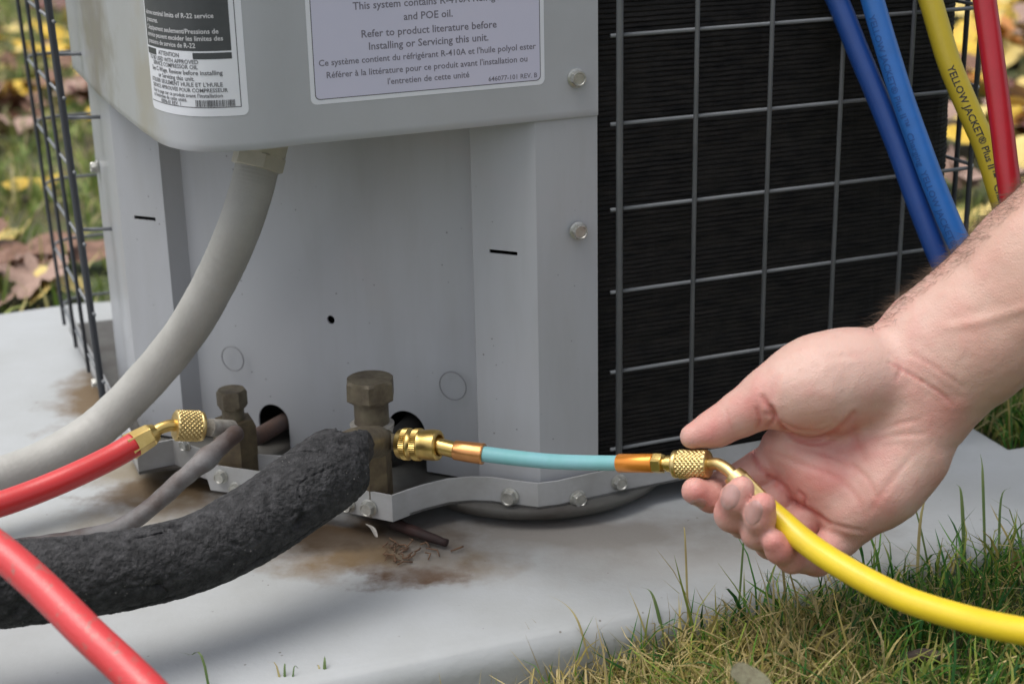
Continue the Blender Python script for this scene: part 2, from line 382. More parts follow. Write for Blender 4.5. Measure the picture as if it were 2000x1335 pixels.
screw(cover_pt(.0125, .2496, .0001), NF, .3); screw(Vector((.0360, .817, .1686)) + NF * .0008, NF, .9)
screw(cover_pt(.0125, .35, .0001), NF, .3)
# --- base pan: rim strip, sole, dished foot
rim = [(-.3450, 1.170), (-.2700, .990), (-.2300, .8865), (-.2060, .8690)]
rimv = [onz(p[0], p[1], .028) for p in [(765, 968), (798, 956), (830, 946), (875, 935), (920, 931), (960, 932), (1000, 938), (1050, 944), (1090, 939), (1130, 930), (1200, 915)]]
rimr = [rimv[-1] + U * .05 + NF * -.002, rimv[-1] + U * .2 + NF * -.003]
rr2 = rimr[-1]; rimc = rc(rimr[-1], rr2 + U * .025, rr2 + U * .025 + SL * .3, .03)
strip = [(p.x, p.y) for p in rimv + rimr + rimc + [rimc[-1] + SL * .40]]
lefts = [onz(390, 903, .028), onz(570, 930, .028)]
d0 = (Vector((lefts[1].x, lefts[1].y, 0)) - Vector((rimv[0].x, rimv[0].y, 0)))
e0_ = V2(onz(392, 905, .028)); e1_ = V2(onz(570, 930, .028)); strip = [tuple(e0_[:2]), tuple(e1_[:2]), tuple((e1_.lerp(V2(rimv[0]), .5))[:2])] + strip
rv, rf = sheet(strip, .0125, .028, .0012)
rv = [Vector(p) for p in rv]
rim_o = fixn(MB().add(rv, rf).build('pan_rim', M['pan'], AC, True, 25))
# clipped lower left corner of the front strip: nudge its end profile
N_ = len(strip)
for idx in (0, N_): rim_o.data.vertices[idx].co += Vector(d0).normalized() * -.0055
for idx in (2 * N_, 3 * N_): rim_o.data.vertices[idx].co += Vector(d0).normalized() * -.0015
q_ = [(-.2760, 1.0050), (-.2620, .9700), (-.2300, .8930), (-.2230, .8855)]
lefts2 = [onz(130, 600, .030), onz(215, 762, .030), onz(266, 872, .030)]
bend = [(p.x, p.y) for p in lefts2]
bend += [(-.2030, .8760), (-.1790, .8560), (-.110, .842)]
fixn(MB().add(*sheet(bend, .012, .030, .0012)).build('pan_rim', M['pan'], AC, True, 25))
sole = bend[:1] + bend[1:3] + [(-.2, .872), (-.115, .84), (-.067, .796)] + strip[4:-1] + [tuple((back_r + U * .02)[:2]), tuple((gc_ + U * .01)[:2])]
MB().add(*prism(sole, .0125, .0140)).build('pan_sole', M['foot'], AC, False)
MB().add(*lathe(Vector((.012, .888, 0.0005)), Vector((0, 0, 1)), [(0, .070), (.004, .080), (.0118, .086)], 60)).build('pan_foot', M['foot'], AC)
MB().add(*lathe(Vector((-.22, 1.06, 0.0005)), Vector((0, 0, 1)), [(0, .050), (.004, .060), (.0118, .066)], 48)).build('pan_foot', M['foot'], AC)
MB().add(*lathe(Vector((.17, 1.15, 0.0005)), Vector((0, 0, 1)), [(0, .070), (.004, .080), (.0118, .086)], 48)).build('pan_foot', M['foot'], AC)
def facing(path2, p):
    best = None
    for a, b_ in zip(path2, path2[1:]):
        a = Vector((a[0], a[1], 0)); b_ = Vector((b_[0], b_[1], 0)); d = (b_ - a).normalized(); n = Vector((d.y, -d.x, 0)); r = ray(*p)
        den = r.dot(n)
        if abs(den) < 1e-6: continue
        q = CAM + r * ((a - CAM).dot(n) / den); t = (V2(q) - a).dot(d)
        if -.001 <= t <= (b_ - a).length + .001: best = (q, n)
    return best
for k, (p, s_) in enumerate([((433, 929), .85), ((461, 953), .8), ((681, 984), .9), ((722, 990), 1.), ((997, 968), 1.05), ((1127, 972), 1.0), ((1208, 940), .95)]):
    r_ = facing(strip, p)
    if r_: screw(r_[0] + r_[1] * .0002, r_[1], k * .5, s_)
for p in [(190, 747), (365, 868)]:
    r_ = facing(bend, p)
    if r_: screw(r_[0] + r_[1] * .0002, r_[1], .4, .75)
# galvanised bolts on the far left edge of the flange
for z in (.245, .168): screw(V2(corner + SL * .085, z) + Vector((-.0010, -.0005, 0)), -U, .2, .9)

# --- labels
def on_cover(name, poly, m, off, parent):
    """closed outline in (s, z) gridded onto the curved cover"""
    ss_ = [p[0] for p in poly]; s0, s1 = min(ss_), max(ss_)
    bm = bmesh.new(); vs = [bm.verts.new((p[0], p[1], 0)) for p in poly]; bm.faces.new(vs)
    for k in range(1, 30):
        bmesh.ops.bisect_plane(bm, geom=bm.verts[:] + bm.edges[:] + bm.faces[:], plane_co=(s0 + (s1 - s0) * k / 30, 0, 0), plane_no=(1, 0, 0))
    for v_ in bm.verts: v_.co = cover_pt(v_.co.x, v_.co.y, off)
    bmesh.ops.recalc_face_normals(bm, faces=bm.faces)
    me = from_bm(name, bm); o = link(name, me, m, parent, True)
    return o
def rrect(s0, z0, s1, z1, r, sk=0):
    out = []
    for cx, cz, a in ((s1 - r, z0 + r, -90), (s1 - r, z1 - r, 0), (s0 + r, z1 - r, 90), (s0 + r, z0 + r, 180)):
        for k in range(6):
            t = rad(a + 18 * k); x = cx + r * math.cos(t); out.append((x, cz + r * math.sin(t) + sk * (x - s0)))
    return out
def s_of(px, py):
    """cover coordinate seen at a pixel (flat front part)"""
    q = onpl(px, py, Pc, NF); return (Pc - q).dot(U), q.z
def put_text(lines, s_left_to_x, parent, m, name='printed_text'):
    mb = MB()
    for (txt, size, x, z, al, skew) in lines:
        v_, f_ = text_mesh(txt, size, al, size * .012)
        mb.add([cover_pt(s_left_to_x(x + p.x), z + p.y + skew * (x + p.x), .00026) for p in v_], f_)
    return mb.build(name, m, parent, False)
s0, zb = s_of(1063, 160); s1, _ = s_of(605, 205); _, zr = s_of(605, 205); print('label2', s0, s1, zb, zr)
L2 = on_cover('refrigerant_label', rrect(s0, .2478, s1, .318, .003), M['label_w'], .00010, cover); L2['label'] = 'lilac white notice with printed english and french text'
on_cover('label_ground', rrect(s0 + .0022, .2500, s1 - .0022, .3165, .0024), M['ink_d'], .00016, L2).name = 'border_line'
on_cover('label_ground', rrect(s0 + .0026, .2504, s1 - .0026, .3161, .0022), M['label_l'], .00021, L2)
mid = (s0 + s1) / 2; Wd = s1 - s0
tx = lambda x: mid - x
put_text([('This system contains R-410A Refrigerant', .0051, .004, .2918, 'CENTER', 0), ('and POE oil.', .0051, .000, .2852, 'CENTER', 0), ('Refer to product literature before', .0051, .0005, .2783, 'CENTER', 0), ('Installing or Servicing this unit.', .0051, .000, .2722, 'CENTER', 0),
          ("Ce système contient du réfrigérant R-410A et l'huile polyol ester", .0043, .0, .2662, 'CENTER', 0), ("Référer à la littérature pour ce produit avant l'installation ou", .0043, -.0005, .2602, 'CENTER', 0), ("l'entretien de cette unité", .0043, -.001, .2547, 'CENTER', 0), ('646077-101 REV. B', .0034, .0440, .2518, 'CENTER', 0)], tx, L2, M['ink'])
# left label wraps the rounded corner
la, _ = s_of(482, 222); lz0 = .2462; lb = la + .0635
print('label1', la, lb)
L1 = on_cover('warning_label', rrect(la, lz0, lb, .33, .003), M['label_w'], .00010, cover); L1['label'] = 'white and black warning label with barcode wrapping the rounded corner'
on_cover('border_line', rrect(la + .0032, lz0 + .0040, lb - .001, lz0 + .0044, .0001), M['ink_d'], .00016, L1)
on_cover('border_line', rrect(la + .0032, lz0 + .0040, la + .0036, .33, .0001), M['ink_d'], .00016, L1)
on_cover('print_ground', rrect(la + .0060, .2770, lb - .0012, .329, .0003), M['label_k'], .00016, L1)
on_cover('print_ground', rrect(la + .0060, .2732, la + .0245, .2762, .0003), M['label_k'], .00016, L1)
on_cover('print_ground', rrect(lb - .0120, .2732, lb - .0012, .2762, .0003), M['label_k'], .00016, L1)
xl = lb - .0035; tx1 = lambda x: xl - x
put_text([('above nominal limits of R-22 service', .0032, 0, .2923, 'LEFT', 0), ('pressures.', .0032, 0, .2888, 'LEFT', 0), ("L'équipement seulement/Pressions de", .0032, 0, .2863 - .0012, 'LEFT', 0), ('service peuvent excéder les limites des', .0032, 0, .2818, 'LEFT', 0), ('pressions de service de R-22', .0032, 0, .2785, 'LEFT', 0)], tx1, L1, M['ink_w'])
put_text([('ATTENTION', .0030, .011, .2738, 'LEFT', 0), ('TO BE USED WITH APPROVED', .0028, 0, .2710, 'LEFT', 0), ('SERVICE COMPRESSOR OIL', .0028, .004, .2686, 'LEFT', 0), ('See C-Wage. Review before installing', .0031, .002, .2658, 'LEFT', 0), ('or Servicing this unit.', .0031, .009, .2630, 'LEFT', 0), ("UTILISER SEULEMENT HUILE ET L'HUILE", .0028, 0, .2603, 'LEFT', 0), ('SERVICE APPROUVÉE POUR COMPRESSEUR', .0026, .001, .2577, 'LEFT', 0), ("Voir la page sur ce produit avant l'installation", .0026, .001, .2552, 'LEFT', 0), ("et l'entretien de cette unité.", .0026, .001, .2530, 'LEFT', 0), ('10096-01 REV. 1', .0026, .009, .2508, 'LEFT', 0)], tx1, L1, M['ink_d'])
bc = MB(); x = .0
while x < .0185:
    w = random.choice((.0002, .0003, .0005)); a_ = la + .0062 + x
    bc.add([cover_pt(a_, .2508, .00025), cover_pt(a_ + w, .2508, .00025), cover_pt(a_ + w, .2540, .00025), cover_pt(a_, .2540, .00025)], [(0, 1, 2, 3)]); x += w + random.choice((.0002, .0004))
bc.build('barcode', M['ink_d'], L1, False)
# ------------------------------------------------------------------ ground and pad
GZ = -.024
def gh(x, y=0):
    t = np.clip((x + .06) / .24, 0, 1); return -.052 + (t * t * (3 - 2 * t)) * .043
M['soil'] = mat('lawn_soil', (.075, .065, .03), .9, 0, (.05, .075, .018), 9, .004, 60, thr=(.4, .6))
gm = MB(); xs = np.concatenate([np.linspace(-14, -1, 12), np.linspace(-.9, .9, 50), np.linspace(1, 14, 12)]); n = len(xs); ys_ = np.concatenate([np.linspace(-4, -.2, 8), np.linspace(0, 2.4, n - 26), np.linspace(2.6, 40, 18)])
gv = [(x, y, float(gh(x)) - .004 + noise.noise(Vector((x * 9, y * 9, 0))) * .004) for y in ys_ for x in xs]
gm.add(gv, [(j * n + i, j * n + i + 1, (j + 1) * n + i + 1, (j + 1) * n + i) for j in range(n - 1) for i in range(n - 1)])
tag(gm.build('lawn_ground', M['soil']), kind='structure')
sp_ = lambda px, py, rx, ry, c, st, sc: (onz(px, py, 0).x, onz(px, py, 0).y, 0, (rx, ry, .05), c, st, sc)
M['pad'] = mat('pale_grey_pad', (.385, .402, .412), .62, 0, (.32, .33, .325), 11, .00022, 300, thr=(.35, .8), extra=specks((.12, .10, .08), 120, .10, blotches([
    (-.075, .775, 0, (.085, .028, .05), (.17, .115, .06), 1, 26), (-.105, .805, 0, (.075, .030, .05), (.075, .045, .022), 1, 22), (-.055, .752, 0, (.034, .016, .05), (.10, .05, .022), 1, 70), (-.215, .855, 0, (.045, .05, .05), (.10, .062, .03), 1, 30), sp_(650, 1050, .055, .020, (.05, .03, .014), 1, 34), sp_(178, 765, .028, .075, (.14, .095, .05), 1, 30), sp_(330, 950, .055, .035, (.10, .065, .032), 1, 30), sp_(250, 915, .05, .03, (.20, .16, .10), .8, 24),  # darkest spots below the foam: rust stain with its shade painted in
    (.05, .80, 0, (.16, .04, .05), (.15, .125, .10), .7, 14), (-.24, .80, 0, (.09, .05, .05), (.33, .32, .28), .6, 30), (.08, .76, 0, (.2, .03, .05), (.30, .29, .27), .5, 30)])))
fr_ = [Vector((-.62, .418)), Vector((.60, .984))]
fd = (Vector((.0711, .7046)) - Vector((-.0982, .6458 - .004))).normalized(); A0 = Vector((.0711, .7046))
lf0 = A0 - fd * .95; rf0 = A0 + fd * .62
pd = Vector((-fd.y, fd.x))
padp = [lf0, rf0, rf0 + pd * .10, Vector((.3105, .9165)) + fd * .0, Vector((.2970, .9583)), Vector((.2970, .9583)) + pd * .40, Vector((-.36, 1.2585)) + pd * .005, lf0 + pd * .62]
bm = bmesh.new()
pv = [bm.verts.new((p.x, p.y, 0)) for p in padp]; bf = bm.faces.new(pv)
ex = bmesh.ops.extrude_face_region(bm, geom=[bf]); 
for v_ in [g for g in ex['geom'] if isinstance(g, bmesh.types.BMVert)]: v_.co.z = -.10
bmesh.ops.recalc_face_normals(bm, faces=bm.faces)
te = [e for e in bm.edges if all(abs(v_.co.z) < 1e-6 for v_ in e.verts)]
bmesh.ops.bevel(bm, geom=te, offset=.013, segments=6, profile=.5, affect='EDGES')
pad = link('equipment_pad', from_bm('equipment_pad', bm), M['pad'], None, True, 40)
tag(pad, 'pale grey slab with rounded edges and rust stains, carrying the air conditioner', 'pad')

# ------------------------------------------------------------------ lawn
def inside(px, py, poly):
    c = np.zeros(len(px), bool); n = len(poly)
    for i in range(n):
        x0, y0 = poly[i]; x1, y1 = poly[(i + 1) % n]
        k = ((y0 > py) != (y1 > py)) & (px < (x1 - x0) * (py - y0) / (y1 - y0 + 1e-12) + x0); c ^= k
    return c
padn = [(p.x, p.y) for p in padp]
def blades(n, reg, hmin, hmax, w, flop, cols, wts, z=GZ - .004, clump=.02, curl=1.0, dens=None):
    x = rng.uniform(reg[0], reg[1], n); y = rng.uniform(reg[2], reg[3], n)
    nc = max(4, int(n / 14)); cx = rng.uniform(reg[0], reg[1], nc); cy = rng.uniform(reg[2], reg[3], nc); idx = rng.integers(0, nc, n)
    tk = rng.random(n) < .7; x[tk] = cx[idx[tk]] + rng.normal(0, clump, tk.sum()); y[tk] = cy[idx[tk]] + rng.normal(0, clump, tk.sum())
    # keep off the pad, but allow the strip right at its edge
    ok = ~inside(x, y, padn)
    if dens: ok &= dens(x, y)
    x, y = x[ok], y[ok]; n = len(x); idx = idx[ok]
    h = rng.uniform(hmin, hmax, n) * (.75 + .5 * rng.random(nc)[idx]); az = rng.uniform(0, 2 * np.pi, n); fl = np.abs(rng.normal(flop, flop * .5, n)); tw = rng.normal(0, .9, n) * curl
    SEG = 5; P = np.zeros((n, SEG, 3)); z = gh(x) - .004; P[:, 0] = np.stack([x, y, z], 1); el = np.full(n, np.pi / 2) - np.abs(rng.normal(0, .25, n)) * (1 + flop)
    for s in range(1, SEG):
        P[:, s, 0] = P[:, s - 1, 0] + np.cos(el) * np.cos(az) * h / (SEG - 1); P[:, s, 1] = P[:, s - 1, 1] + np.cos(el) * np.sin(az) * h / (SEG - 1); P[:, s, 2] = np.maximum(P[:, s - 1, 2] + np.sin(el) * h / (SEG - 1), z + .002)
        el = el - fl * rng.uniform(.3, 1.0, n); az = az + tw * .25
    wd = w * rng.uniform(.6, 1.4, n); sa = az + np.pi / 2; side = np.stack([np.cos(sa), np.sin(sa), rng.normal(0, .3, n)], 1)
    prof = np.array([.7, 1, .9, .6, .06])
    V = np.zeros((n, SEG, 2, 3)); V[:, :, 0] = P - side[:, None] * (wd[:, None, None] * prof[None, :, None] / 2); V[:, :, 1] = P + side[:, None] * (wd[:, None, None] * prof[None, :, None] / 2)
    base = (np.arange(n) * SEG * 2)[:, None]; s = np.arange(SEG - 1)[None] * 2
    Q = np.stack([base + s, base + s + 1, base + s + 3, base + s + 2], -1).reshape(-1, 4)
    ci = rng.choice(len(cols), n, p=np.array(wts) / sum(wts)); C = np.array(cols)[ci] * rng.uniform(.65, 1.35, (n, 1)); tipc = np.array((.30, .24, .09))
    tipw = (rng.random(n) < .35)[:, None]
    Cv = np.ones((n, SEG, 2, 4)); 
    for k in range(SEG):
        t = k / (SEG - 1); c = C * (1 - .0 * t); c = np.where(tipw, c * (1 - max(0, t - .5) * 1.6) + tipc * max(0, t - .5) * 1.6, c); Cv[:, k, :, :3] = c[:, None]
    return V.reshape(-1, 3), Q, Cv.reshape(-1, 4)
M['grass'] = tinted('grass_blades', .5, .3)
GREEN = [(.025, .10, .02), (.05, .16, .025), (.10, .23, .03), (.22, .28, .045), (.38, .31, .10), (.52, .42, .20)]
def merge(parts):
    Vs, Qs, Cs = [], [], []; o = 0
    for v, q, c in parts: Vs.append(v); Qs.append(q + o); Cs.append(c); o += len(v)
    return np.concatenate(Vs), np.concatenate(Qs), np.concatenate(Cs)
cc = rng.uniform(-1, 1, (4, 3))
near = merge([
    blades(21000, (-.12, .62, .50, 1.10), .020, .042, .0015, .42, GREEN, (4, 5, 5, 3, 1.5, 1), clump=.010, curl=2),
    blades(15000, (-.12, .62, .50, 1.10), .018, .040, .0010, .85, GREEN, (1, 2, 3, 4, 4, 4), clump=.014, curl=4),
    blades(600, (.02, .62, .50, 1.05), .035, .062, .0015, .35, GREEN, (4, 5, 4, 1, .5, .3), clump=.02),
    blades(6500, (-.045, .16, .60, .70), .024, .052, .0011, .9, GREEN, (.2, .2, .5, 2, 4, 7), clump=.010, curl=4),
    blades(9000, (-.9, -.05, .0, .60), .016, .035, .0018, .5, GREEN, (3, 4, 4, 2, 1, .6)),
])
tag(link('grass_in_front_of_pad', fast_mesh('grass', *near), M['grass'], None, False), 'green and straw coloured lawn grass growing along the front of the pad', 'grass', kind='stuff').name = 'grass'
far = merge([
    blades(16000, (-1.7, -.3, 1.2, 4.2), .03, .06, .0035, .5, [(.11, .18, .03), (.18, .26, .06), (.28, .33, .09), (.38, .34, .14), (.46, .40, .22)], (3, 4, 4, 3, 2)),
    blades(9000, (.3, .9, .85, 1.5), .022, .045, .0024, .5, [(.10, .15, .03), (.17, .22, .05), (.26, .29, .08), (.34, .30, .13)], (4, 5, 4, 2)),
    blades(8000, (.3, 2.0, 1.3, 4.5), .03, .05, .0035, .5, [(.10, .12, .03), (.16, .18, .05), (.3, .26, .1), (.36, .3, .15)], (3, 3, 4, 3)),
])
g2 = tag(link('grass', fast_mesh('grass', *far), M['grass'], None, False), 'yellowish green lawn grass behind and beside the air conditioner', 'grass', kind='stuff')
# dry thatch and single long stems at the pad edge
def stem(px, py, h, lean, col, w=.0016, z=None):
    p = onz(px, py, GZ) if z is None else onz(px, py, z); return p
M['stem_g'] = mat('green_stem', (.07, .13, .03), .5, 0, (.12, .16, .04), 40); M['stem_y'] = mat('dry_stem', (.34, .30, .12), .6, 0, (.25, .2, .08), 60)
def blade_obj(pix, d0, d1, w, m, lab):
    bx, by = pix[0]; g0 = -.052 if bx < 900 else -.014; q = onz(bx, by, g0)
    while inside(np.array([q.x]), np.array([q.y]), padn)[0]: by += 8; q = onz(bx, by, g0)
    dq = (q - CAM).dot(Fv); pts = [q] + [at(px, py, dq + .004 * i) for i, (px, py) in enumerate(pix[1:])]
    path = spline(pts, 5); n_ = len(path); mb = MB(); v = []; f = []; w = w * .72
    for i, p in enumerate(path):
        t = i / (n_ - 1); ww = w * (.55 + .6 * math.sin(math.pi * min(1, t * 1.2 + .15))) * (1 - t ** 3 * .93) / 2
        v += [p - right * ww, p - Fv * ww * .35, p + right * ww]
    for i in range(n_ - 1):
        a = i * 3; f += [(a, a + 1, a + 4, a + 3), (a + 1, a + 2, a + 5, a + 4)]
    return tag(mb.add(v, f).build('grass_blade', m), lab, 'grass blade', 'single grass blades along the pad')
for pix, d0, d1, w, m, lab in [
    ([(440, 1345), (400, 1300), (370, 1278), (345, 1272)], .62, .62, .0016, 'stem_g', 'thin bent green blade arching to the left over the front of the pad'),
    ([(562, 1350), (556, 1318), (558, 1298)], .61, .61, .0020, 'stem_g', 'short green blade upright in the tuft at the middle of the bottom edge'),
    ([(566, 1350), (545, 1318), (520, 1290)], .61, .61, .0018, 'stem_y', 'yellow green blade leaning left in the tuft at the bottom edge'),
    ([(570, 1350), (572, 1320), (585, 1305)], .61, .61, .0014, 'stem_g', 'fine green blade leaning right in the tuft at the bottom edge'),
    ([(632, 1350), (634, 1310), (634, 1280)], .60, .60, .0028, 'stem_g', 'broad pointed green blade standing straight up at the bottom edge'),
    ([(624, 1350), (624, 1320), (618, 1298)], .60, .60, .0018, 'stem_y', 'reddish dry blade beside the broad pointed green blade'),
    ([(754, 1350), (756, 1325), (760, 1300)], .60, .60, .0018, 'stem_g', 'small green blade right of the broad pointed blade at the bottom edge'),
    ([(1150, 1262), (1130, 1215), (1105, 1180), (1068, 1160)], .69, .68, .0014, 'stem_y', 'long thin dry stem arching left over the rounded pad edge'),
    ([(1268, 1225), (1245, 1190), (1225, 1145)], .70, .69, .0012, 'stem_y', 'thin straw stem standing against the pad beside the dark short blade'),
    ([(1298, 1185), (1275, 1162), (1252, 1145)], .70, .69, .0022, 'stem_g', 'short dark green pointed blade leaning left on the pad edge'),
    ([(1440, 1120), (1452, 1060), (1452, 1040)], .74, .74, .0014, 'stem_g', 'thin green blade standing in front of the pad below the hand'),
    ([(1345, 1065), (1338, 1050), (1334, 1028)], .74, .74, .0014, 'stem_y', 'dry seed tip standing in the shade under the hand'),
    ([(1790, 1060), (1800, 1000), (1828, 935)], .78, .78, .0022, 'stem_y', 'tall yellow green blade leaning right, right of the hand'),
    ([(1885, 1010), (1878, 970), (1868, 944)], .79, .79, .0026, 'stem_g', 'green blade with dark tip right of the tall yellow green blade'),
    ([(1925, 1000), (1920, 950), (1918, 905), (1914, 885)], .80, .80, .0020, 'stem_g', 'tallest green blade in front of the pad at the right'),
    ([(1950, 1010), (1955, 975), (1975, 950)], .79, .79, .0018, 'stem_g', 'green blade leaning right near the right edge of the picture'),
    ([(1820, 1040), (1790, 1000), (1770, 980)], .78, .78, .0014, 'stem_g', 'thin green blade leaning left, right of the hand')]:
    blade_obj(pix, d0, d1, w, M[m], lab)

# ------------------------------------------------------------------ fallen leaves
def leaf_mesh(kind, seed):
    r = random.Random(seed); K = 40; out = []
    for k in range(K):
        a = 2 * math.pi * k / K
        if kind == 'maple':
            q = .30 + .22 * abs(math.cos(2.5 * (a - math.pi / 2))) ** .7 + .06 * abs(math.sin(10 * a)) - (.18 if abs(a - 1.5 * math.pi) < .25 else 0)
        else:
            q = .16 + .34 * abs(math.sin(a)) ** 1.6
        q *= 1 + r.uniform(-.07, .07); out.append((q * math.cos(a), q * math.sin(a)))
    cu = r.uniform(.25, 1.1) * r.choice((1, 1, -1)); fo = r.uniform(-.5, .9)
    def z(x, y): return cu * (x * x) * .9 + fo * abs(y) * .25 + .05 * math.sin(9 * x + seed) + .04 * math.sin(8 * y)
    v = [(0, 0, z(0, 0))]
    for s in (.5, 1): v += [(x * s, y * s, z(x * s, y * s)) for x, y in out]
    f = [(0, 1 + k, 1 + (k + 1) % K) for k in range(K)] + [(1 + k, 1 + K + k, 1 + K + (k + 1) % K, 1 + (k + 1) % K) for k in range(K)]
    b = len(v); pet = [(0, -.28, z(0, -.28)), (.012, -.28, z(0, -.28)), (.05, -.75, .06), (.035, -.75, .06)]; v += pet; f.append((b, b + 1, b + 2, b + 3))
    zmin = min(p[2] for p in v); v = [(p[0], p[1], p[2] - zmin) for p in v]
    me = mesh('fallen_leaf', v, f); me.polygons.foreach_set('use_smooth', [True] * len(me.polygons)); return me
LM = [leaf_mesh('maple', k) for k in range(6)] + [leaf_mesh('oval', k) for k in range(4)]
LC = {'yellow': mat('yellow_leaf', (.72, .50, .035), .55, 0, (.50, .30, .04), 14, .0006, 80), 'pale yellow': mat('pale_yellow_leaf', (.66, .54, .20), .55, 0, (.58, .42, .12), 12, .0006, 80),
      'brown': mat('brown_leaf', (.26, .14, .09), .6, 0, (.13, .06, .035), 16, .0008, 70), 'pinkish tan': mat('tan_leaf', (.40, .27, .21), .6, 0, (.30, .19, .15), 14, .0008, 70),
      'dark red': mat('dark_red_leaf', (.14, .045, .03), .5, 0, (.09, .03, .02), 18, .0006, 80), 'orange': mat('orange_leaf', (.52, .22, .03), .55, 0, (.40, .14, .03), 14, .0006, 80)}
for me in LM: me.materials.append(LC['brown'])
nleaf = 0
def leaf(x, y, size, colr, where, ki=None, z=None, rot=None, tilt=None):
    global nleaf
    o = bpy.data.objects.new('fallen_leaf', LM[random.randrange(len(LM)) if ki is None else ki]); COL.objects.link(o)
    o.location = (x, y, (float(gh(x)) + random.uniform(.005, .035)) if z is None else z)
    t = .35 if tilt is None else tilt
    o.rotation_euler = (random.uniform(-t, t), random.uniform(-t, t), random.uniform(0, 6.28) if rot is None else rot); o.scale = (size,) * 3
    o.material_slots[0].link = 'OBJECT'; o.material_slots[0].material = LC[colr]
    tag(o, f'{colr} fallen leaf lying among others {where}', 'leaf', f'{colr} fallen leaves {where}'); nleaf += 1; return o
def scatter(n, x_of, yr, cols, where, szr=(.06, .11), dens=lambda px, py: 1):
    k = 0; tries = 0
    while k < n and tries < n * 40:
        tries += 1
        y = random.uniform(*yr) ; x = x_of(y)
        X = Vector((x, y, GZ)) - CAM; zz = X.dot(Fv); px = 1000 + FPX * X.dot(right) / zz; py = 667.5 + FPX * X.dot(down) / zz
        if random.random() > dens(px, py): continue
        if inside(np.array([x]), np.array([y]), padn)[0]: continue
        c_ = random.choice(cols); sz_ = random.uniform(*szr); o = leaf(x, y, sz_, c_, where); k += 1
        a_, b_ = szr; big = 'small' if sz_ < a_ + (b_ - a_) / 3 else ('large' if sz_ > b_ - (b_ - a_) / 3 else 'middling')
        band = 'in the far distance' if y > 3.1 else ('halfway back' if y > 2.1 else 'close behind the pad')
        o['label'] = f'{big} {c_} fallen leaf {band} {where}'; o['group'] = f'{big} {c_} fallen leaves {band} {where}'
scatter(105, lambda y: -y * random.uniform(.225, .36), (1.3, 3.9), ['yellow', 'brown', 'pinkish tan', 'brown', 'pinkish tan', 'yellow', 'dark red', 'pale yellow'], 'on the lawn left of the unit', (.05, .09),
        dens=lambda px, py: 1 if py < 240 else (.10 if py < 470 else .25))
scatter(150, lambda y: y * random.uniform(.26, .40), (1.45, 4.1), ['yellow', 'pale yellow', 'pinkish tan', 'pinkish tan', 'pale yellow', 'dark red', 'brown', 'orange', 'yellow'], 'on the ground right of the unit', (.07, .12),
        dens=lambda px, py: 1 if py < 520 else .05)
def lf_at(px, py, size, c, ki, lab, rot=0, lift=.02, tilt=.15):
    g0 = (-.052 if px < 900 else -.014) + lift; p = onz(px, py, g0); o = leaf(p.x, p.y, size, c, '', ki, g0 - .01, rot, tilt); del o['group']; o['label'] = lab
lf_at(45, 262 - 85, .11, 'yellow', 0, 'large bright yellow maple leaf lying left of the wire guard', 1.2)
lf_at(100, 552, .065, 'pale yellow', 2, 'pale yellow curled leaf at the far edge of the pad', .5)
lf_at(55, 520, .07, 'yellow', 7, 'deep yellow leaf partly behind the pale curled leaf', 1.0)
lf_at(50, 490, .10, 'brown', 6, 'long brown purple leaf lying behind the pale yellow leaf', 1.75)
lf_at(150, 482, .10, 'brown', 6, 'dark brown leaf behind the bottom of the left wire guard', 1.5)
lf_at(62, 352, .07, 'yellow', 8, 'small yellow narrow leaf alone on the grass left of the unit', 1.9)
lf_at(12, 452, .05, 'pale yellow', 3, 'small cream leaf at the left edge of the picture')
lf_at(15, 255, .11, 'pinkish tan', 1, 'pinkish tan leaf below the large bright yellow leaf', 2.)
lf_at(1905, 425, .08, 'pale yellow', 4, 'pale yellow leaf just above the forearm')
lf_at(1975, 265, .10, 'orange', 1, 'orange yellow leaf right of the red hose', .7)
# dry leaf lying in the grass at the bottom
def curled(pix, d, w, m, name, lab, cat):
    pts = [at(px, py, dd) for (px, py), dd in zip(pix, d)]; path = spline(pts, 6); fr2 = frames(path); n_ = len(path); v = []; f = []
    for i, (p, (t_, n1, b1)) in enumerate(zip(path, fr2)):
        s_ = math.sin(math.pi * (.08 + .84 * i / (n_ - 1))) ** .6
        for k in range(7):
            a = (k / 6 - .5) * 2; wob = 1 + .15 * noise.noise(p * 90 + Vector((k, 0, 0)))
            v.append(p + right * a * w * s_ * wob / 2 - Fv * (a * a * w * .35))
    for i in range(n_ - 1):
        for k in range(6): f.append((i * 7 + k, i * 7 + k + 1, i * 7 + 8 + k, i * 7 + 7 + k))
    return tag(MB().add(v, f).build(name, m), lab, cat)
M['dryleaf'] = mat('bleached_dry_leaf', (.19, .19, .12), .75, 0, (.10, .085, .05), 220, .0012, 260, stretch=(3, 3, .5))
curled([(1488, 1345), (1462, 1318), (1445, 1292)], (.615, .625, .64), .014, M['dryleaf'], 'dry_leaf', 'bleached greyish dry leaf standing in the grass at the bottom edge', 'leaf')
M['bark'] = mat('dark_bark', (.04, .028, .02), .8, 0, (.075, .05, .04), 60, .001, 150)
tag(MB().add(*tube(spline([onz(1755, 1290, .0), onz(1790, 1280, .001), onz(1832, 1284, -.001)], 6), .0028, 10, disp=lambda L, a, p: .0022 * noise.noise(p * 160))).build('twig', M['bark']), 'dark bark piece lying in the grass below the yellow hose', 'twig')
M['redbark'] = mat('dark_red_twig', (.035, .013, .011), .7, 0, (.018, .009, .008), 60, .0006, 150)
tag(MB().add(*tube(spline([onz(770, 1022, .004), onz(825, 1043, .005), onz(872, 1060, .004)], 6), lambda t: .0036 - .0014 * t, 10, disp=lambda L, a, p: .0006 * noise.noise(p * 300))).build('twig', M['redbark']), 'dark red twig lying on the pad under the front rim of the unit', 'twig')
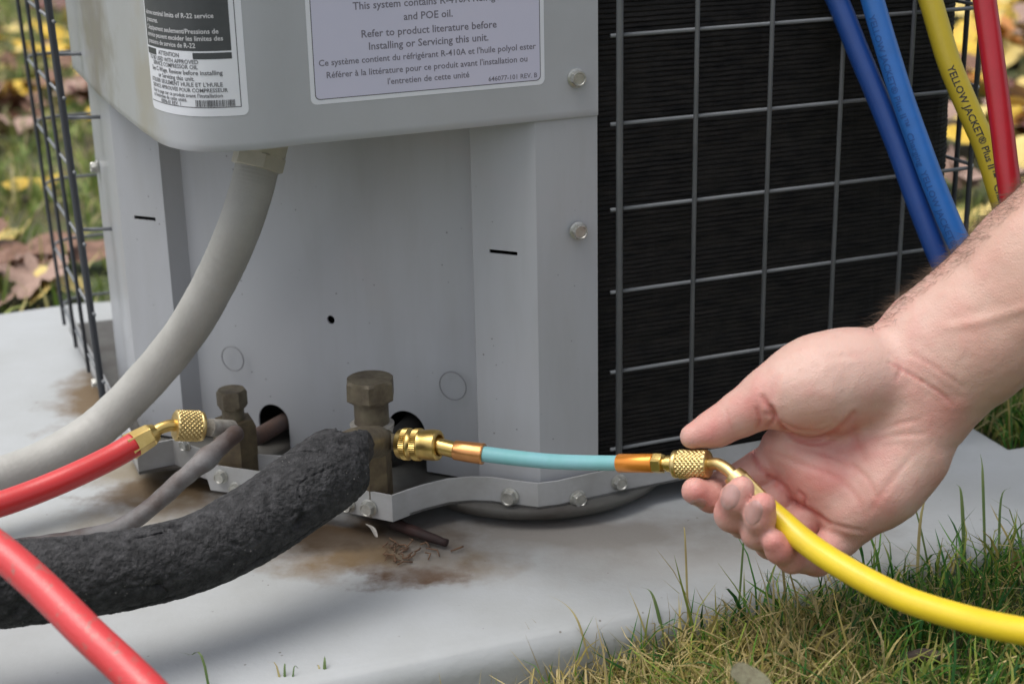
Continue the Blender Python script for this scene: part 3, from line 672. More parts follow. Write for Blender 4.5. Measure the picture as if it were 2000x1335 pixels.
curled([(716, 1022), (728, 1030), (736, 1048)], (.855, .85, .845), .0028, mat('white_curl', (.33, .31, .28), .6), 'paper_scrap', 'small white curled scrap hanging under the front rim by the black insulation', 'scrap')
M['debris'] = mat('brown_debris', (.20, .11, .06), .8, 0, (.10, .06, .04), 90, .0006, 200)
dm = MB()
for k in range(26):
    p = onz(random.gauss(790, 30), random.gauss(1083, 9), .0012); a = random.uniform(0, 3.14); l = random.uniform(.002, .007)
    dm.add(*tube([p, p + Vector((math.cos(a) * l, math.sin(a) * l, random.uniform(0, .002))), p + Vector((math.cos(a + .5) * l * 1.7, math.sin(a + .5) * l * 1.7, .0004))], random.uniform(.0002, .0006), 5))
tag(dm.build('leaf_litter', M['debris']), 'brown crumbs of rotted leaf on the stained pad in front of the unit', 'litter', kind='stuff')
# ------------------------------------------------------------------ fittings and hoses
M['brass'] = mat('bright_brass', (.74, .54, .20), .33, 1, (.62, .42, .13), 80, .00002, 600, rv=.06)
M['brass2'] = mat('satin_brass', (.66, .50, .22), .4, 1, (.6, .45, .2), 80, .00003, 700)
M['oldbrass'] = mat('tarnished_brass_valve', (.17, .145, .095), .55, .35, (.09, .07, .05), 90, .0004, 260, rv=.1)
M['oldbrass2'] = mat('weathered_valve_body', (.16, .125, .07), .58, .3, (.075, .055, .035), 70, .0004, 260)
M['whitew'] = mat('chalky_metal', (.42, .40, .36), .6, .3, (.25, .23, .2), 160, .0003, 400)
M['copper'] = mat('dull_copper_pipe', (.17, .10, .075), .6, .4, (.11, .085, .08), 60, .0003, 300)
M['coppergrey'] = mat('grey_painted_pipe', (.21, .205, .205), .65, .1, (.09, .06, .05), 38, .0004, 300)
M['copper_b'] = mat('copper_ferrule', (.72, .34, .13), .32, .85, (.62, .28, .1), 90)
M['orange_b'] = mat('orange_anodised_ferrule', (.75, .27, .04), .3, .55)
M['teal'] = mat('teal_hose', (.22, .46, .50), .42, 0, (.19, .44, .45), 60, sss=.0)
M['conduit'] = mat('grey_conduit', (.38, .375, .35), .55, 0, (.33, .325, .30), 40, .0002, 500)
M['conn'] = mat('cream_connector', (.50, .48, .40), .45, 0, (.43, .41, .34), 60)
M['foam'] = mat('black_foam_insulation', (.013, .013, .014), .85, 0, (.060, .059, .062), 210, .0018, 520, extra=specks((.20, .19, .18), 330, .16), thr=(.40, .75))
def hosemat(n, c, c2, r=.38): return mat(n, c, r, 0, c2, 70, .00006, 500, thr=(.4, .75), coat=.15)
M['red'] = hosemat('red_rubber_hose', (.55, .025, .025), (.48, .03, .03)); M['redn'] = mat('scuffed_red_hose', (.60, .05, .055), .42, 0, (.34, .13, .11), 190, .00012, 500, thr=(.56, .66), coat=.1)
M['redd'] = hosemat('deep_red_hose', (.42, .015, .025), (.36, .015, .02), .3); M['yel'] = hosemat('yellow_rubber_hose', (.72, .53, .02), (.64, .46, .025), .40)
M['yeld'] = hosemat('yellow_hose_vinyl', (.60, .46, .03), (.55, .42, .03), .5); M['blu'] = hosemat('blue_hose', (.02, .14, .46), (.02, .12, .38), .4); M['blud'] = hosemat('deep_blue_hose', (.012, .06, .26), (.012, .05, .22), .4)
def hose(name, pts, r, m, label, seg=28, n=14, cat='hose', root=None, disp=None, group=None):
    path = spline(pts, n); o = MB().add(*tube(path, r, seg, disp=disp)).build(name, m, root)
    if label and root is None: tag(o, label, cat, group)
    return o, path
def knurl(p0, ax, L, R, seg=160, k=20, amp=.00055):
    """coupling nut: plain collar, diamond-knurled barrel, plain lip"""
    prof = [(0, R * .55), (0, R * .93), (.0004, R * .97), (.0022, R * .97), (.0024, R * .93)]
    a0, a1 = .0027, L - .0012; ns = 30
    prof += [(a0 + (a1 - a0) * i / ns, R) for i in range(ns + 1)] + [(L - .0006, R * .96), (L, R * .88), (L, R * .55)]
    slope = k / R
    def disp(x, a, i):
        if i < 5 or i > 5 + ns: return 0
        tri = lambda t: abs((t % 1) - .5) * 2
        return -amp * (1 - min(tri((k * a / (2 * math.pi)) + x * slope / (2 * math.pi)), tri((k * a / (2 * math.pi)) - x * slope / (2 * math.pi))) * 1.6)
    return lathe(p0, ax, prof, seg, disp)
# --- electrical conduit
CD = [at(503, 322, .842), at(490, 375, .842), at(465, 450, .845), at(425, 540, .862), at(365, 645, .885), at(290, 738, .905), at(195, 832, .912), at(95, 895, .90), at(0, 932, .885), at(-120, 965, .87), at(-500, 1040, .84)]
cnd = empty('electrical_conduit', CD[0], 'thick grey flexible conduit curving from the cover down to the left over the pad', 'conduit')
MB().add(*tube(spline(CD, 24), .0116, 28, disp=lambda L, a, p: .00010 * math.sin(L * 2 * math.pi / .0019))).build('tube', M['conduit'], cnd)
ca = (CD[0] - CD[1]).normalized(); c0 = CD[0] - ca * .002
MB().add(*lathe(c0, ca, [(0, .0122), (.0006, .0145), (.0075, .0145), (.0082, .0132)], 36, hexs=(1, 2))).build('hex_nut', M['conn'], cnd, auto=25)
MB().add(*lathe(c0 + ca * .0078, ca, [(0, .0128), (.001, .0134), (.028, .0138), (.030, .011)], 32)).build('connector_sleeve', M['conn'], cnd, auto=30)

# --- service valves (bolted to the unit)
def valve(base, h_body, rb, h_neck, rn, h_cap, rcap, ang, name_lab, hexcap=True):
    z = Vector((0, 0, 1)); t = []
    body = MB().add(*lathe(base, z, [(0, rb), (h_body * .9, rb), (h_body, rb * .86)], 36, hexs=(0, 1, 2), rot=ang)).build('service_valve', M['oldbrass2'], AC, auto=25); body['label'] = name_lab
    p = base + z * (h_body - .001)
    MB().add(*lathe(p, z, [(0, rn * 1.02), (h_neck * .25, rn * 1.02), (h_neck * .3, rn), (h_neck + .001, rn)], 32)).build('neck', M['oldbrass'], body, auto=30)
    p = p + z * h_neck; c = .0016
    MB().add(*lathe(p, z, [(0, rcap * .84), (c, rcap), (h_cap - c, rcap), (h_cap, rcap * .86), (h_cap, rcap * .3)], 48, hexs=(1, 2), rot=ang + .25, disp=lambda x, a, i: .0002 * noise.noise(Vector((a * 2, x * 500, 3))))).build('cap', M['oldbrass'], body, auto=20)
    return body
vb = Vector((-.0775, .8085, .012))
bv = valve(vb, .0510, .0100, .0165, .0095, .0125, .0143, .3, 'larger tarnished brass service valve with hexagonal cap')
MB().add(*lathe(vb + Vector((0, 0, .0450)), Vector((0, 0, 1)), [(0, .0118), (.003, .0130), (.0075, .0122), (.0085, .0092)], 30, hexs=(0, 1), rot=.5)).build('collar', M['whitew'], bv, auto=25)
vs = Vector((-.1612, .8520, .012))
sv_ = valve(vs, .0400, .0130, .0080, .0064, .0110, .0088, .9, 'smaller tarnished brass service valve with hexagonal cap')
# bracket plate between the valves and the panel
# copper stubs into the panel
st = [vs + Vector((.004, .006, .024)), pp(.1805, .004) + Vector((0, 0, .0295)), pp(.1805, -.04) + Vector((.01, 0, .034))]
MB().add(*tube(spline(st, 6), .0052, 16)).build('pipe_stub', M['copper'], sv_)
st = [vb + Vector((.004, .006, .036)), pp(.090, .004) + Vector((0, 0, .034)), pp(.090, -.04) + Vector((0, 0, .040))]
MB().add(*tube(spline(st, 6), .0095, 20)).build('pipe_stub', M['black'], bv)
# flare ports
pr0 = at(742, 858, .842); pr1 = at(786, 867, .832); prd = (pr1 - pr0).normalized()
MB().add(*lathe(pr0, prd, [(0, .0060), (.0045, .0060), (.0045, .0045), ((pr1 - pr0).length, .0045)], 28)).build('service_port', M['oldbrass'], bv, auto=30)
ps0 = at(452, 838, .876); ps1 = at(408, 834, .861); psd = (ps1 - ps0).normalized()
MB().add(*lathe(ps0, psd, [(0, .0052), ((ps1 - ps0).length, .0048)], 24)).build('service_port', M['whitew'], sv_, auto=30)

# --- liquid line
ll = [at(462, 845, .868), at(430, 872, .852), at(392, 905, .842), at(352, 938, .842), at(300, 985, .84), at(235, 1030, .83), at(150, 1052, .82), at(60, 1066, .81), at(-80, 1082, .80), at(-500, 1110, .79)]
lq, _ = hose('refrigerant_pipe', ll, lambda t: .0049, M['coppergrey'], 'thin weathered grey copper pipe running from the smaller valve down across the pad', 20, 10, 'pipe', disp=lambda L, a, p: .0004 * noise.noise(p * 160) + .0013 * math.exp(-((L - .0300) / .006) ** 2))
# --- suction line in foam
def foam_disp(L, a, p):
    q = .0005 * noise.fractal(p * 60, 1, 2, 2) + .00032 * noise.fractal(Vector((p.x * .55, p.y, p.z)) * 380, 1, 2, 3) * 1.5
    c = math.sin((a - 3.75 - .5 * math.sin(L * 22)) / 2); w = abs(c) * 2   # long ragged split along the underside
    q -= .0030 * math.exp(-(w / .05) ** 2) * max(0, .35 + noise.noise(Vector((L * 38, 1, 2))) * 1.8)
    r1_ = abs(noise.noise(Vector((p.x * 30, p.y * 60, p.z * 60)) + Vector((4, 2, 9)))); q -= .0026 * math.exp(-((r1_ + .03 * abs(noise.noise(p * 260))) / .024) ** 2) * max(0, noise.noise(p * 24) + .05) * 1.6
    r2_ = noise.noise(p * 130 + Vector((7, 7, 7))); q -= .0022 * max(0, r2_ - .42) * 3
    return q
sl_ = [at(672, 899, .800), at(645, 918, .793), at(600, 950, .785), at(515, 1010, .773), at(400, 1072, .755), at(270, 1108, .738), at(130, 1128, .725), at(0, 1140, .715), at(-160, 1150, .70), at(-500, 1170, .685)]
suc = empty('suction_line', sl_[0], 'thick pipe wrapped in cracked black foam insulation lying across the pad', 'pipe')
path = spline(sl_, 64)
end_r = lambda t: (.0192 + .0008 * math.sin(t * 9)) * (1 - .10 * math.exp(-((t) / .02) ** 2))
tv, tf = tube(path, end_r, 160, disp=foam_disp); tdir = (path[1] - path[0]).normalized()
for i in range(6):   # torn end
    for k in range(160): tv[i * 160 + k] = tv[i * 160 + k] - tdir * (1 - i / 6) * (.0050 * noise.noise(Vector((math.cos(k / 160 * 6.283) * 2.2, math.sin(k / 160 * 6.283) * 2.2, 3))) + .0022 * noise.noise(Vector((k * .35, 1, 8))))
fo_ = MB().add(tv, tf).build('foam_insulation', M['foam'], suc, True, 60)
# torn shoulder of foam around the stub at the valve
tp = [at(672, 896, .795), at(688, 880, .802), at(703, 868, .812)]
MB().add(*tube(spline(tp, 12), lambda t: .0115 - .003 * t, 60, disp=lambda L, a, p: .0016 * noise.fractal(p * 110, 1, 2, 4))).build('foam_collar', M['foam'], suc)
MB().add(*tube(spline([at(640, 900, .80), at(690, 868, .812), at(738, 862, .836)], 8), .0085, 20)).build('copper_core', M['oldbrass'], suc)

# --- adapter hose with teal tube between valve and hand
ad0 = at(780, 866, .833); ad1 = at(858, 869, .824); adx = (ad1 - ad0).normalized(); R0 = .0082; Lc = (ad1 - ad0).length
adp = empty('adapter_hose', ad0, 'short teal adapter hose with brass coupler and copper ferrules joined to the larger valve', 'hose')
g = [(0, R0 * .6), (0, R0 * .90), (.0006, R0 * .95), (.0030, R0), (.0032, R0 * 1.02), (.0062, R0 * 1.02), (.0064, R0 * .95), (.0070, R0 * .90), (.0086, R0 * .90), (.0092, R0 * .95), (.0094, R0 * 1.02), (.0126, R0 * 1.02), (.0128, R0 * .96), (.0136, R0 * .93), (.0160, R0 * .98), (Lc * .86, R0 * 1.0), (Lc * .97, R0 * .97), (Lc, R0 * .86), (Lc, R0 * .70), (Lc * .86, R0 * .62), (Lc * .86, .003)]
MB().add(*lathe(ad0, adx, g, 96, disp=lambda x, a, i: (.00016 * math.cos(a * 48) if i in (4, 5, 10, 11) else 0))).build('coupler', M['brass'], adp, auto=35)
n0 = ad1 - adx * .003; n1_ = at(887, 878, .822)
MB().add(*tube([n0, n1_ + (n1_ - n0).normalized() * .002], .0043, 24)).build('brass_tube', M['brass'], adp, auto=40)
f0 = n1_; f1 = at(945, 886, .818); fx = (f1 - f0).normalized(); Lf = (f1 - f0).length
MB().add(*lathe(f0, fx, [(0, .0046), (.0007, .0052), (Lf * .4, .0053), (Lf * .9, .0056), (Lf * .96, .0058), (Lf, .0054), (Lf, .0044)], 32, disp=lambda x, a, i: .00012 * math.sin(a * 6 + x * 900))).build('ferrule', M['copper_b'], adp, auto=40)
o0 = at(1208, 904, .762); o1 = at(1277, 904, .752)
tp = [f1 - fx * .002, at(1000, 893, .808), at(1070, 900, .795), at(1140, 903, .778), o0 + (o1 - o0).normalized() * .002]
MB().add(*tube(spline(tp, 12), lambda t: .0041 - .0004 * t, 24)).build('tube', M['teal'], adp)
ox = (o1 - o0).normalized(); Lo = (o1 - o0).length
MB().add(*lathe(o0, ox, [(0, .0034), (0, .0043), (.0003, .0045), (Lo - .0003, .0045), (Lo, .0043)], 32)).build('ferrule', M['orange_b'], adp, auto=40)
h1 = at(1318, 905, .746); hx = (h1 - o1).normalized(); Lh = (h1 - o1).length
MB().add(*lathe(o1, hx, [(0, .0040), (.0004, .0049), (Lh * .42, .0049), (Lh * .46, .0042), (Lh * .50, .0030), (Lh * .62, .0030), (Lh * .66, .0040), (Lh * .9, .0040), (Lh + .004, .0036)], 36, hexs=(1, 2))).build('hex_fitting', M['brass'], adp, auto=25)

# --- yellow hose held in the hand
K0 = at(1317, 906, .7465); K1 = at(1385, 906, .738); kx = (K1 - K0).normalized(); LK = (K1 - K0).length
yh = empty('service_hose', K0, 'bright yellow hose with knurled nut held in the hand, running to the lower right', 'hose')
MB().add(*knurl(K0, kx, LK, .0068)).build('knurled_nut', M['brass2'], yh, auto=60)
el = [K1 - kx * .003, K1 + kx * .001, at(1402, 906, .735), at(1420, 916, .731), at(1434, 930, .728), at(1446, 943, .725)]
MB().add(*tube(spline(el, 8), .0029, 20)).build('elbow', M['brass2'], yh)
c0_ = at(1430, 925, .7285); c1_ = at(1492, 992, .722); cx = (c1_ - c0_).normalized(); LC_ = (c1_ - c0_).length
MB().add(*lathe(c0_, cx, [(0, .0033), (.0003, .0048), (.0042, .0057), (.0050, .0060), (LC_ * .9, .0064), (LC_, .0065), (LC_, .0052)], 48, hexs=(3, 4, 5))).build('crimp_sleeve', M['brass2'], yh, auto=25)
yp = [c1_ - cx * .004, at(1522, 1014, .717), at(1567, 1053, .707), at(1622, 1092, .694), at(1700, 1137, .678), at(1780, 1174, .662), at(1890, 1208, .642), at(2005, 1233, .62), at(2200, 1262, .59), at(2600, 1330, .53), at(3100, 1420, .48)]
MB().add(*tube(spline(yp, 16), .0056, 36)).build('tube', M['yel'], yh)

# --- red hose on the smaller valve
r0 = at(396, 832, .8575); r1 = at(341, 830, .850); rx = (r1 - r0).normalized()
rh = empty('service_hose', r0, 'red hose with knurled brass nut and bent end joined to the smaller valve', 'hose')
MB().add(*knurl(r0, rx, (r1 - r0).length, .0083, amp=.00065)).build('knurled_nut', M['brass2'], rh, auto=60)
MB().add(*lathe(r0 - rx * .0015, rx, [(0, .0030), (.0005, .0046), (.004, .0046)], 24)).build('nut_core', M['brass'], rh, auto=40)
el = [r1 - rx * .003, r1 + rx * .001, at(325, 832, .848), at(310, 838, .846), at(292, 851, .843)]
MB().add(*tube(spline(el, 8), .0032, 20)).build('elbow', M['brass'], rh)
s0_ = at(306, 842, .845); s1_ = at(252, 873, .838); sx = (s1_ - s0_).normalized(); Ls = (s1_ - s0_).length
MB().add(*lathe(s0_, sx, [(0, .0034), (.0003, .0046), (.0035, .0060), (.0040, .0062), (Ls * .9, .0070), (Ls, .0073), (Ls, .006)], 48, hexs=(3, 4, 5), rot=.4)).build('crimp_sleeve', M['brass'], rh, auto=25)
rp = [s1_ - sx * .003, at(215, 894, .832), at(140, 930, .82), at(60, 963, .81), at(-20, 990, .80), at(-140, 1020, .79), at(-500, 1080, .76)]
MB().add(*tube(spline(rp, 14), .0066, 32)).build('tube', M['red'], rh)
# --- red hose crossing the foreground
hose('service_hose', [at(-600, 700, .70), at(-160, 960, .665), at(-60, 1030, .655), at(15, 1088, .645), at(90, 1155, .635), at(170, 1235, .622), at(245, 1305, .612), at(330, 1390, .60), at(430, 1490, .59)], .0072, M['redn'], 'scuffed red hose crossing the lower left corner in front of the black insulation')
# --- four hoses hanging from the gauges above, ending behind the forearm
def hang(name, pix, d, r, m, lab):
    (ax, ay), (bx, by) = pix[:2]; pix = [(ax - (bx - ax) * 4, ay - (by - ay) * 4)] + pix
    return hose(name, [at(p[0], p[1], d + (dd if len(p) > 2 else 0)) for p in pix for dd in [p[2] if len(p) > 2 else 0]], r, m, lab, 28, 16)
_, pb1 = hang('service_hose', [(1588, -90), (1635, 0), (1676, 100), (1718, 200), (1754, 290), (1792, 395), (1838, 510), (1895, 620), (1970, 700), (2070, 760), (2250, 850), (2600, 960)], .86, .0061, M['blud'], 'dark blue hose, the left one of the two blue hoses in front of the coil')
_, pb2 = hang('service_hose', [(1680, -90), (1704, 0), (1732, 95), (1762, 190), (1794, 280), (1832, 380), (1876, 480), (1935, 580), (2010, 650), (2100, 700), (2300, 800), (2700, 900)], .85, .0062, M['blu'], 'bright blue hose, the right one of the two blue hoses in front of the coil')
_, py1 = hang('service_hose', [(1786, -90), (1817, 0), (1853, 120), (1890, 210), (1925, 290), (1955, 385), (1985, 470), (2040, 570)], .87, .0064, M['yeld'], 'yellow hose with black printing hanging between the blue and red hoses')
_, pr_ = hang('service_hose', [(1912, -90), (1923, 0), (1941, 130), (1957, 250), (1969, 345), (1985, 430), (2030, 540)], .82, .0060, M['redd'], 'deep red hose hanging in front of the fallen leaves at the right edge')
def print_on(path, r, txt, size, s_start, m, parent, phi=0, sp=1):
    fr2 = frames(path); cumL = [0]
    for a, b_ in zip(path, path[1:]): cumL.append(cumL[-1] + (b_ - a).length)
    v_, f_ = text_mesh(txt, size, 'LEFT', size * .015, sp); out = []; s_start += cumL[16]
    for p in v_:
        s = min(max(s_start + p.x, 0), cumL[-1] - 1e-5); i = int(np.searchsorted(cumL, s, 'right')) - 1; t = (s - cumL[i]) / (cumL[i + 1] - cumL[i])
        c = path[i].lerp(path[i + 1], t); T = (path[i + 1] - path[i]).normalized(); vd = (CAM - c); vd = (vd - T * vd.dot(T)).normalized(); sd_ = T.cross(vd)  # printed on the side of the hose that faces the front
        a = phi + (p.y - size * .35) / r; out.append(c + (vd * math.cos(a) - sd_ * math.sin(a)) * (r + .00012))
    return MB().add(out, f_).build('printed_text', m, parent, False)
M['print'] = mat('black_hose_print', (.03, .03, .03), .5); M['printb'] = mat('navy_hose_print', (.012, .075, .28), .5)
yo = [o for o in bpy.data.objects if o.name.startswith('service_hose') and o.type == 'MESH']
print_on(py1, .0064, 'YELLOW JACKET® Plus II™  Charging', .0055, .0650, M['print'], yo[3], 0, 1.0)
print_on(pb2, .0062, 'YELLOW JACKET® Plus II™  Charging  YELLOW JACKET® Plus II™', .0052, .034, M['printb'], yo[2], -.45)
# ------------------------------------------------------------------ the forearm and hand: one continuous surface
def hp(px, py, d): return np.array([(px - 1000) / FPX * d, (py - 667.5) / FPX * d, d])
VOX = .00105
lo = np.array([.072, -.125, .668]); hi = np.array([.312, .118, .800])
dims = np.ceil((hi - lo) / VOX).astype(int) + 1
gx, gy, gz = [(lo[i] + np.arange(dims[i]) * VOX).astype(np.float32) for i in range(3)]
def chain_sdf(ch, k=.004, field=None, ell=None):
    """rounded cones along (px, py, depth, radius px)"""
    fld = np.full(dims, 1.0, np.float32) if field is None else field
    for a, b in zip(ch, ch[1:]) if len(ch) > 1 else [(ch[0], ch[0])]:
        A, Bp = hp(*a[:3]), hp(*b[:3]); ra, rb = a[3] * a[2] / FPX, b[3] * b[2] / FPX; mr = max(ra, rb) + .014
        l = np.maximum(((np.minimum(A, Bp) - mr - lo) / VOX).astype(int), 0); h = np.minimum(((np.maximum(A, Bp) + mr - lo) / VOX).astype(int) + 1, dims)
        if (h <= l).any(): continue
        X = gx[l[0]:h[0], None, None] - A[0]; Y = gy[None, l[1]:h[1], None] - A[1]; Z = gz[None, None, l[2]:h[2]] - A[2]
        d = Bp - A; L2 = float(d @ d) + 1e-12
        t = np.clip((X * d[0] + Y * d[1] + Z * d[2]) / L2, 0, 1)
        s = np.sqrt((X - t * d[0]) ** 2 + (Y - t * d[1]) ** 2 + (Z - t * d[2]) ** 2) - (ra + (rb - ra) * t)
        sub = fld[l[0]:h[0], l[1]:h[1], l[2]:h[2]]; sub[...] = smin(sub, s.astype(np.float32), k)
    return fld
def smin(a, b, k):
    h = np.maximum(k - np.abs(a - b), 0) / k; return np.minimum(a, b) - h * h * k * .25
arm = chain_sdf([(1752, 716, .744, 84), (1822, 650, .742, 82), (1905, 592, .738, 88), (2000, 510, .732, 100), (2180, 330, .72, 118), (2300, 200, .715, 125)], .012)
arm = chain_sdf([(1792, 768, .744, 82), (1850, 725, .742, 82), (1925, 668, .738, 86), (2060, 575, .73, 96), (2250, 440, .72, 110), (2350, 360, .715, 115)], .02, arm)
palm = chain_sdf([(1790, 742, .750, 66), (1640, 800, .752, 52), (1525, 872, .754, 38)], .012)
chain_sdf([(1795, 765, .750, 66), (1660, 850, .754, 54), (1560, 918, .754, 40)], .012, palm)
chain_sdf([(1800, 795, .750, 64), (1690, 890, .752, 54), (1606, 962, .750, 42)], .012, palm)
chain_sdf([(1802, 810, .748, 66), (1772, 882, .742, 70), (1722, 952, .741, 64), (1664, 1012, .742, 48)], .014, palm)
chain_sdf([(1545, 868, .747, 34), (1602, 928, .744, 42), (1652, 990, .741, 42)], .010, palm)
thenar = chain_sdf([(1745, 728, .744, 84), (1660, 735, .738, 84), (1592, 752, .735, 86), (1545, 765, .734, 72)], .012)
thumb = chain_sdf([(1560, 762, .735, 66), (1502, 776, .735, 54), (1446, 808, .739, 41), (1398, 836, .742, 34), (1352, 852, .742, 25)], .006)
idx = chain_sdf([(1528, 886, .756, 36), (1478, 918, .757, 34), (1412, 950, .754, 32), (1390, 968, .741, 30), (1357, 958, .736, 27)], .003)
mid = chain_sdf([(1566, 930, .755, 38), (1510, 975, .757, 36), (1455, 1014, .746, 36), (1430, 1002, .726, 34), (1440, 972, .717, 31), (1449, 953, .714, 25)], .003)
rng_ = chain_sdf([(1616, 978, .751, 38), (1560, 1022, .752, 36), (1508, 1056, .741, 35), (1481, 1040, .720, 32), (1484, 1008, .711, 30), (1490, 986, .707, 25)], .003)
pky = chain_sdf([(1672, 1022, .743, 40), (1640, 1052, .744, 36), (1594, 1090, .736, 33), (1546, 1089, .719, 29), (1523, 1072, .712, 27), (1511, 1055, .709, 24)], .003)
body = smin(smin(arm, palm, .016), thenar, .005)
body = smin(body, thumb, .0035)
fing = idx
for q in (mid, rng_, pky): fing = smin(fing, q, .0007)
body = smin(body, fing, .0022)
del arm, palm, thenar, thumb, idx, mid, rng_, pky, fing
def surface_nets(F):
    nx, ny, nz = F.shape; ins = F < 0
    c = np.zeros((nx - 1, ny - 1, nz - 1), np.int8)
    for i in (0, 1):
        for j in (0, 1):
            for k in (0, 1): c += ins[i:nx - 1 + i, j:ny - 1 + j, k:nz - 1 + k]
    act = (c > 0) & (c < 8); ii = np.argwhere(act); idm = np.full(act.shape, -1, np.int32); idm[act] = np.arange(len(ii))
    P = np.zeros((len(ii), 3)); W_ = np.zeros(len(ii)); o = ii
    cor = [(i, j, k) for i in (0, 1) for j in (0, 1) for k in (0, 1)]
    for a in cor:
        for b in cor:
            if sum(abs(x - y) for x, y in zip(a, b)) == 1 and a < b:
                fa = F[o[:, 0] + a[0], o[:, 1] + a[1], o[:, 2] + a[2]]; fb = F[o[:, 0] + b[0], o[:, 1] + b[1], o[:, 2] + b[2]]
                m = (fa < 0) != (fb < 0); t = np.where(m, fa / np.where(m, fa - fb, 1), 0)
                P += m[:, None] * (np.array(a) + t[:, None] * (np.array(b) - np.array(a))); W_ += m
    P = P / W_[:, None] + ii; Q = []
    for ax in range(3):
        u, v = (ax + 1) % 3, (ax + 2) % 3
        sl0 = [slice(None)] * 3; sl1 = [slice(None)] * 3; sl0[ax] = slice(0, -1); sl1[ax] = slice(1, None)
        A_, B_ = ins[tuple(sl0)], ins[tuple(sl1)]; e = np.argwhere(A_ != B_); flip = A_[tuple(e.T)]
        ok = (e[:, u] > 0) & (e[:, v] > 0) & (e[:, u] < F.shape[u] - 1) & (e[:, v] < F.shape[v] - 1); e = e[ok]; flip = flip[ok]
        def cell(du, dv): w = e.copy(); w[:, u] -= du; w[:, v] -= dv; return idm[tuple(w.T)]
        q = np.stack([cell(0, 0), cell(1, 0), cell(1, 1), cell(0, 1)], 1); q[~flip] = q[~flip][:, ::-1]; Q.append(q)
    Q = np.concatenate(Q); Q = Q[(Q >= 0).all(1)]; return P, Q
for ax_ in range(3):   # close the cut sleeve end
    ix = [slice(None)] * 3; ix[ax_] = -2; body[tuple(ix)] = np.maximum(body[tuple(ix)], 1e-4); ix[ax_] = -1; body[tuple(ix)] = 1; ix[ax_] = 0; body[tuple(ix)] = 1
HV, HQ = surface_nets(body); del body
HV = HV * VOX + lo
lab_ = np.arange(len(HV))
while True:   # keep the outer skin only
    mn = lab_[HQ].min(1); new = lab_.copy()
    for k in range(4): np.minimum.at(new, HQ[:, k], mn)
    new = new[new]
    if (new == lab_).all(): break
    lab_ = new
main_ = np.bincount(lab_).argmax(); HQ = HQ[lab_[HQ[:, 0]] == main_]; used = np.unique(HQ); remap = np.full(len(HV), -1); remap[used] = np.arange(len(used)); HV = HV[used]; HQ = remap[HQ]
def vnormals(V, Q):
    n = np.cross(V[Q[:, 2]] - V[Q[:, 0]], V[Q[:, 3]] - V[Q[:, 1]]); N = np.zeros_like(V)
    for k in range(4): np.add.at(N, Q[:, k], n)
    return N / (np.linalg.norm(N, axis=1, keepdims=True) + 1e-12)
def smooth(V, Q, it, lam=.5):
    E_ = np.concatenate([Q[:, [0, 1]], Q[:, [1, 2]], Q[:, [2, 3]], Q[:, [3, 0]]]); E_ = np.concatenate([E_, E_[:, ::-1]])
    for _ in range(it):
        S_ = np.zeros_like(V); c = np.zeros(len(V)); np.add.at(S_, E_[:, 0], V[E_[:, 1]]); np.add.at(c, E_[:, 0], 1); V = V + lam * (S_ / np.maximum(c, 1)[:, None] - V)
    return V
HV = smooth(HV, HQ, 3)
N_h = vnormals(HV, HQ)
if (N_h[:, 2] * (HV[:, 2] - HV[:, 2].mean())).sum() < 0: HQ = HQ[:, ::-1]; N_h = -N_h
PXh = HV[:, 0] / HV[:, 2] * FPX + 1000; PYh = HV[:, 1] / HV[:, 2] * FPX + 667.5; front = N_h[:, 2] < -.05
def polydist(pl, n=14):
    p = np.array([(q.x, q.y) for q in spline([Vector((a, b, 0)) for a, b in pl], n)]); best = np.full(len(PXh), 1e9); tt = np.zeros(len(PXh)); m = front & (PXh > p[:, 0].min() - 40) & (PXh < p[:, 0].max() + 40) & (PYh > p[:, 1].min() - 40) & (PYh < p[:, 1].max() + 40)
    X = np.stack([PXh[m], PYh[m]], 1); bb_ = np.full(len(X), 1e9); tb = np.zeros(len(X))
    for i in range(len(p) - 1):
        d = p[i + 1] - p[i]; t = np.clip(((X - p[i]) @ d) / (d @ d + 1e-9), 0, 1); q = np.linalg.norm(X - p[i] - t[:, None] * d, axis=1); s = q < bb_; bb_[s] = q[s]; tb[s] = (i + t[s]) / (len(p) - 1)
    best[m] = bb_; tt[m] = tb; return best, tt
redn = np.zeros(len(HV)); disp = np.zeros(len(HV))
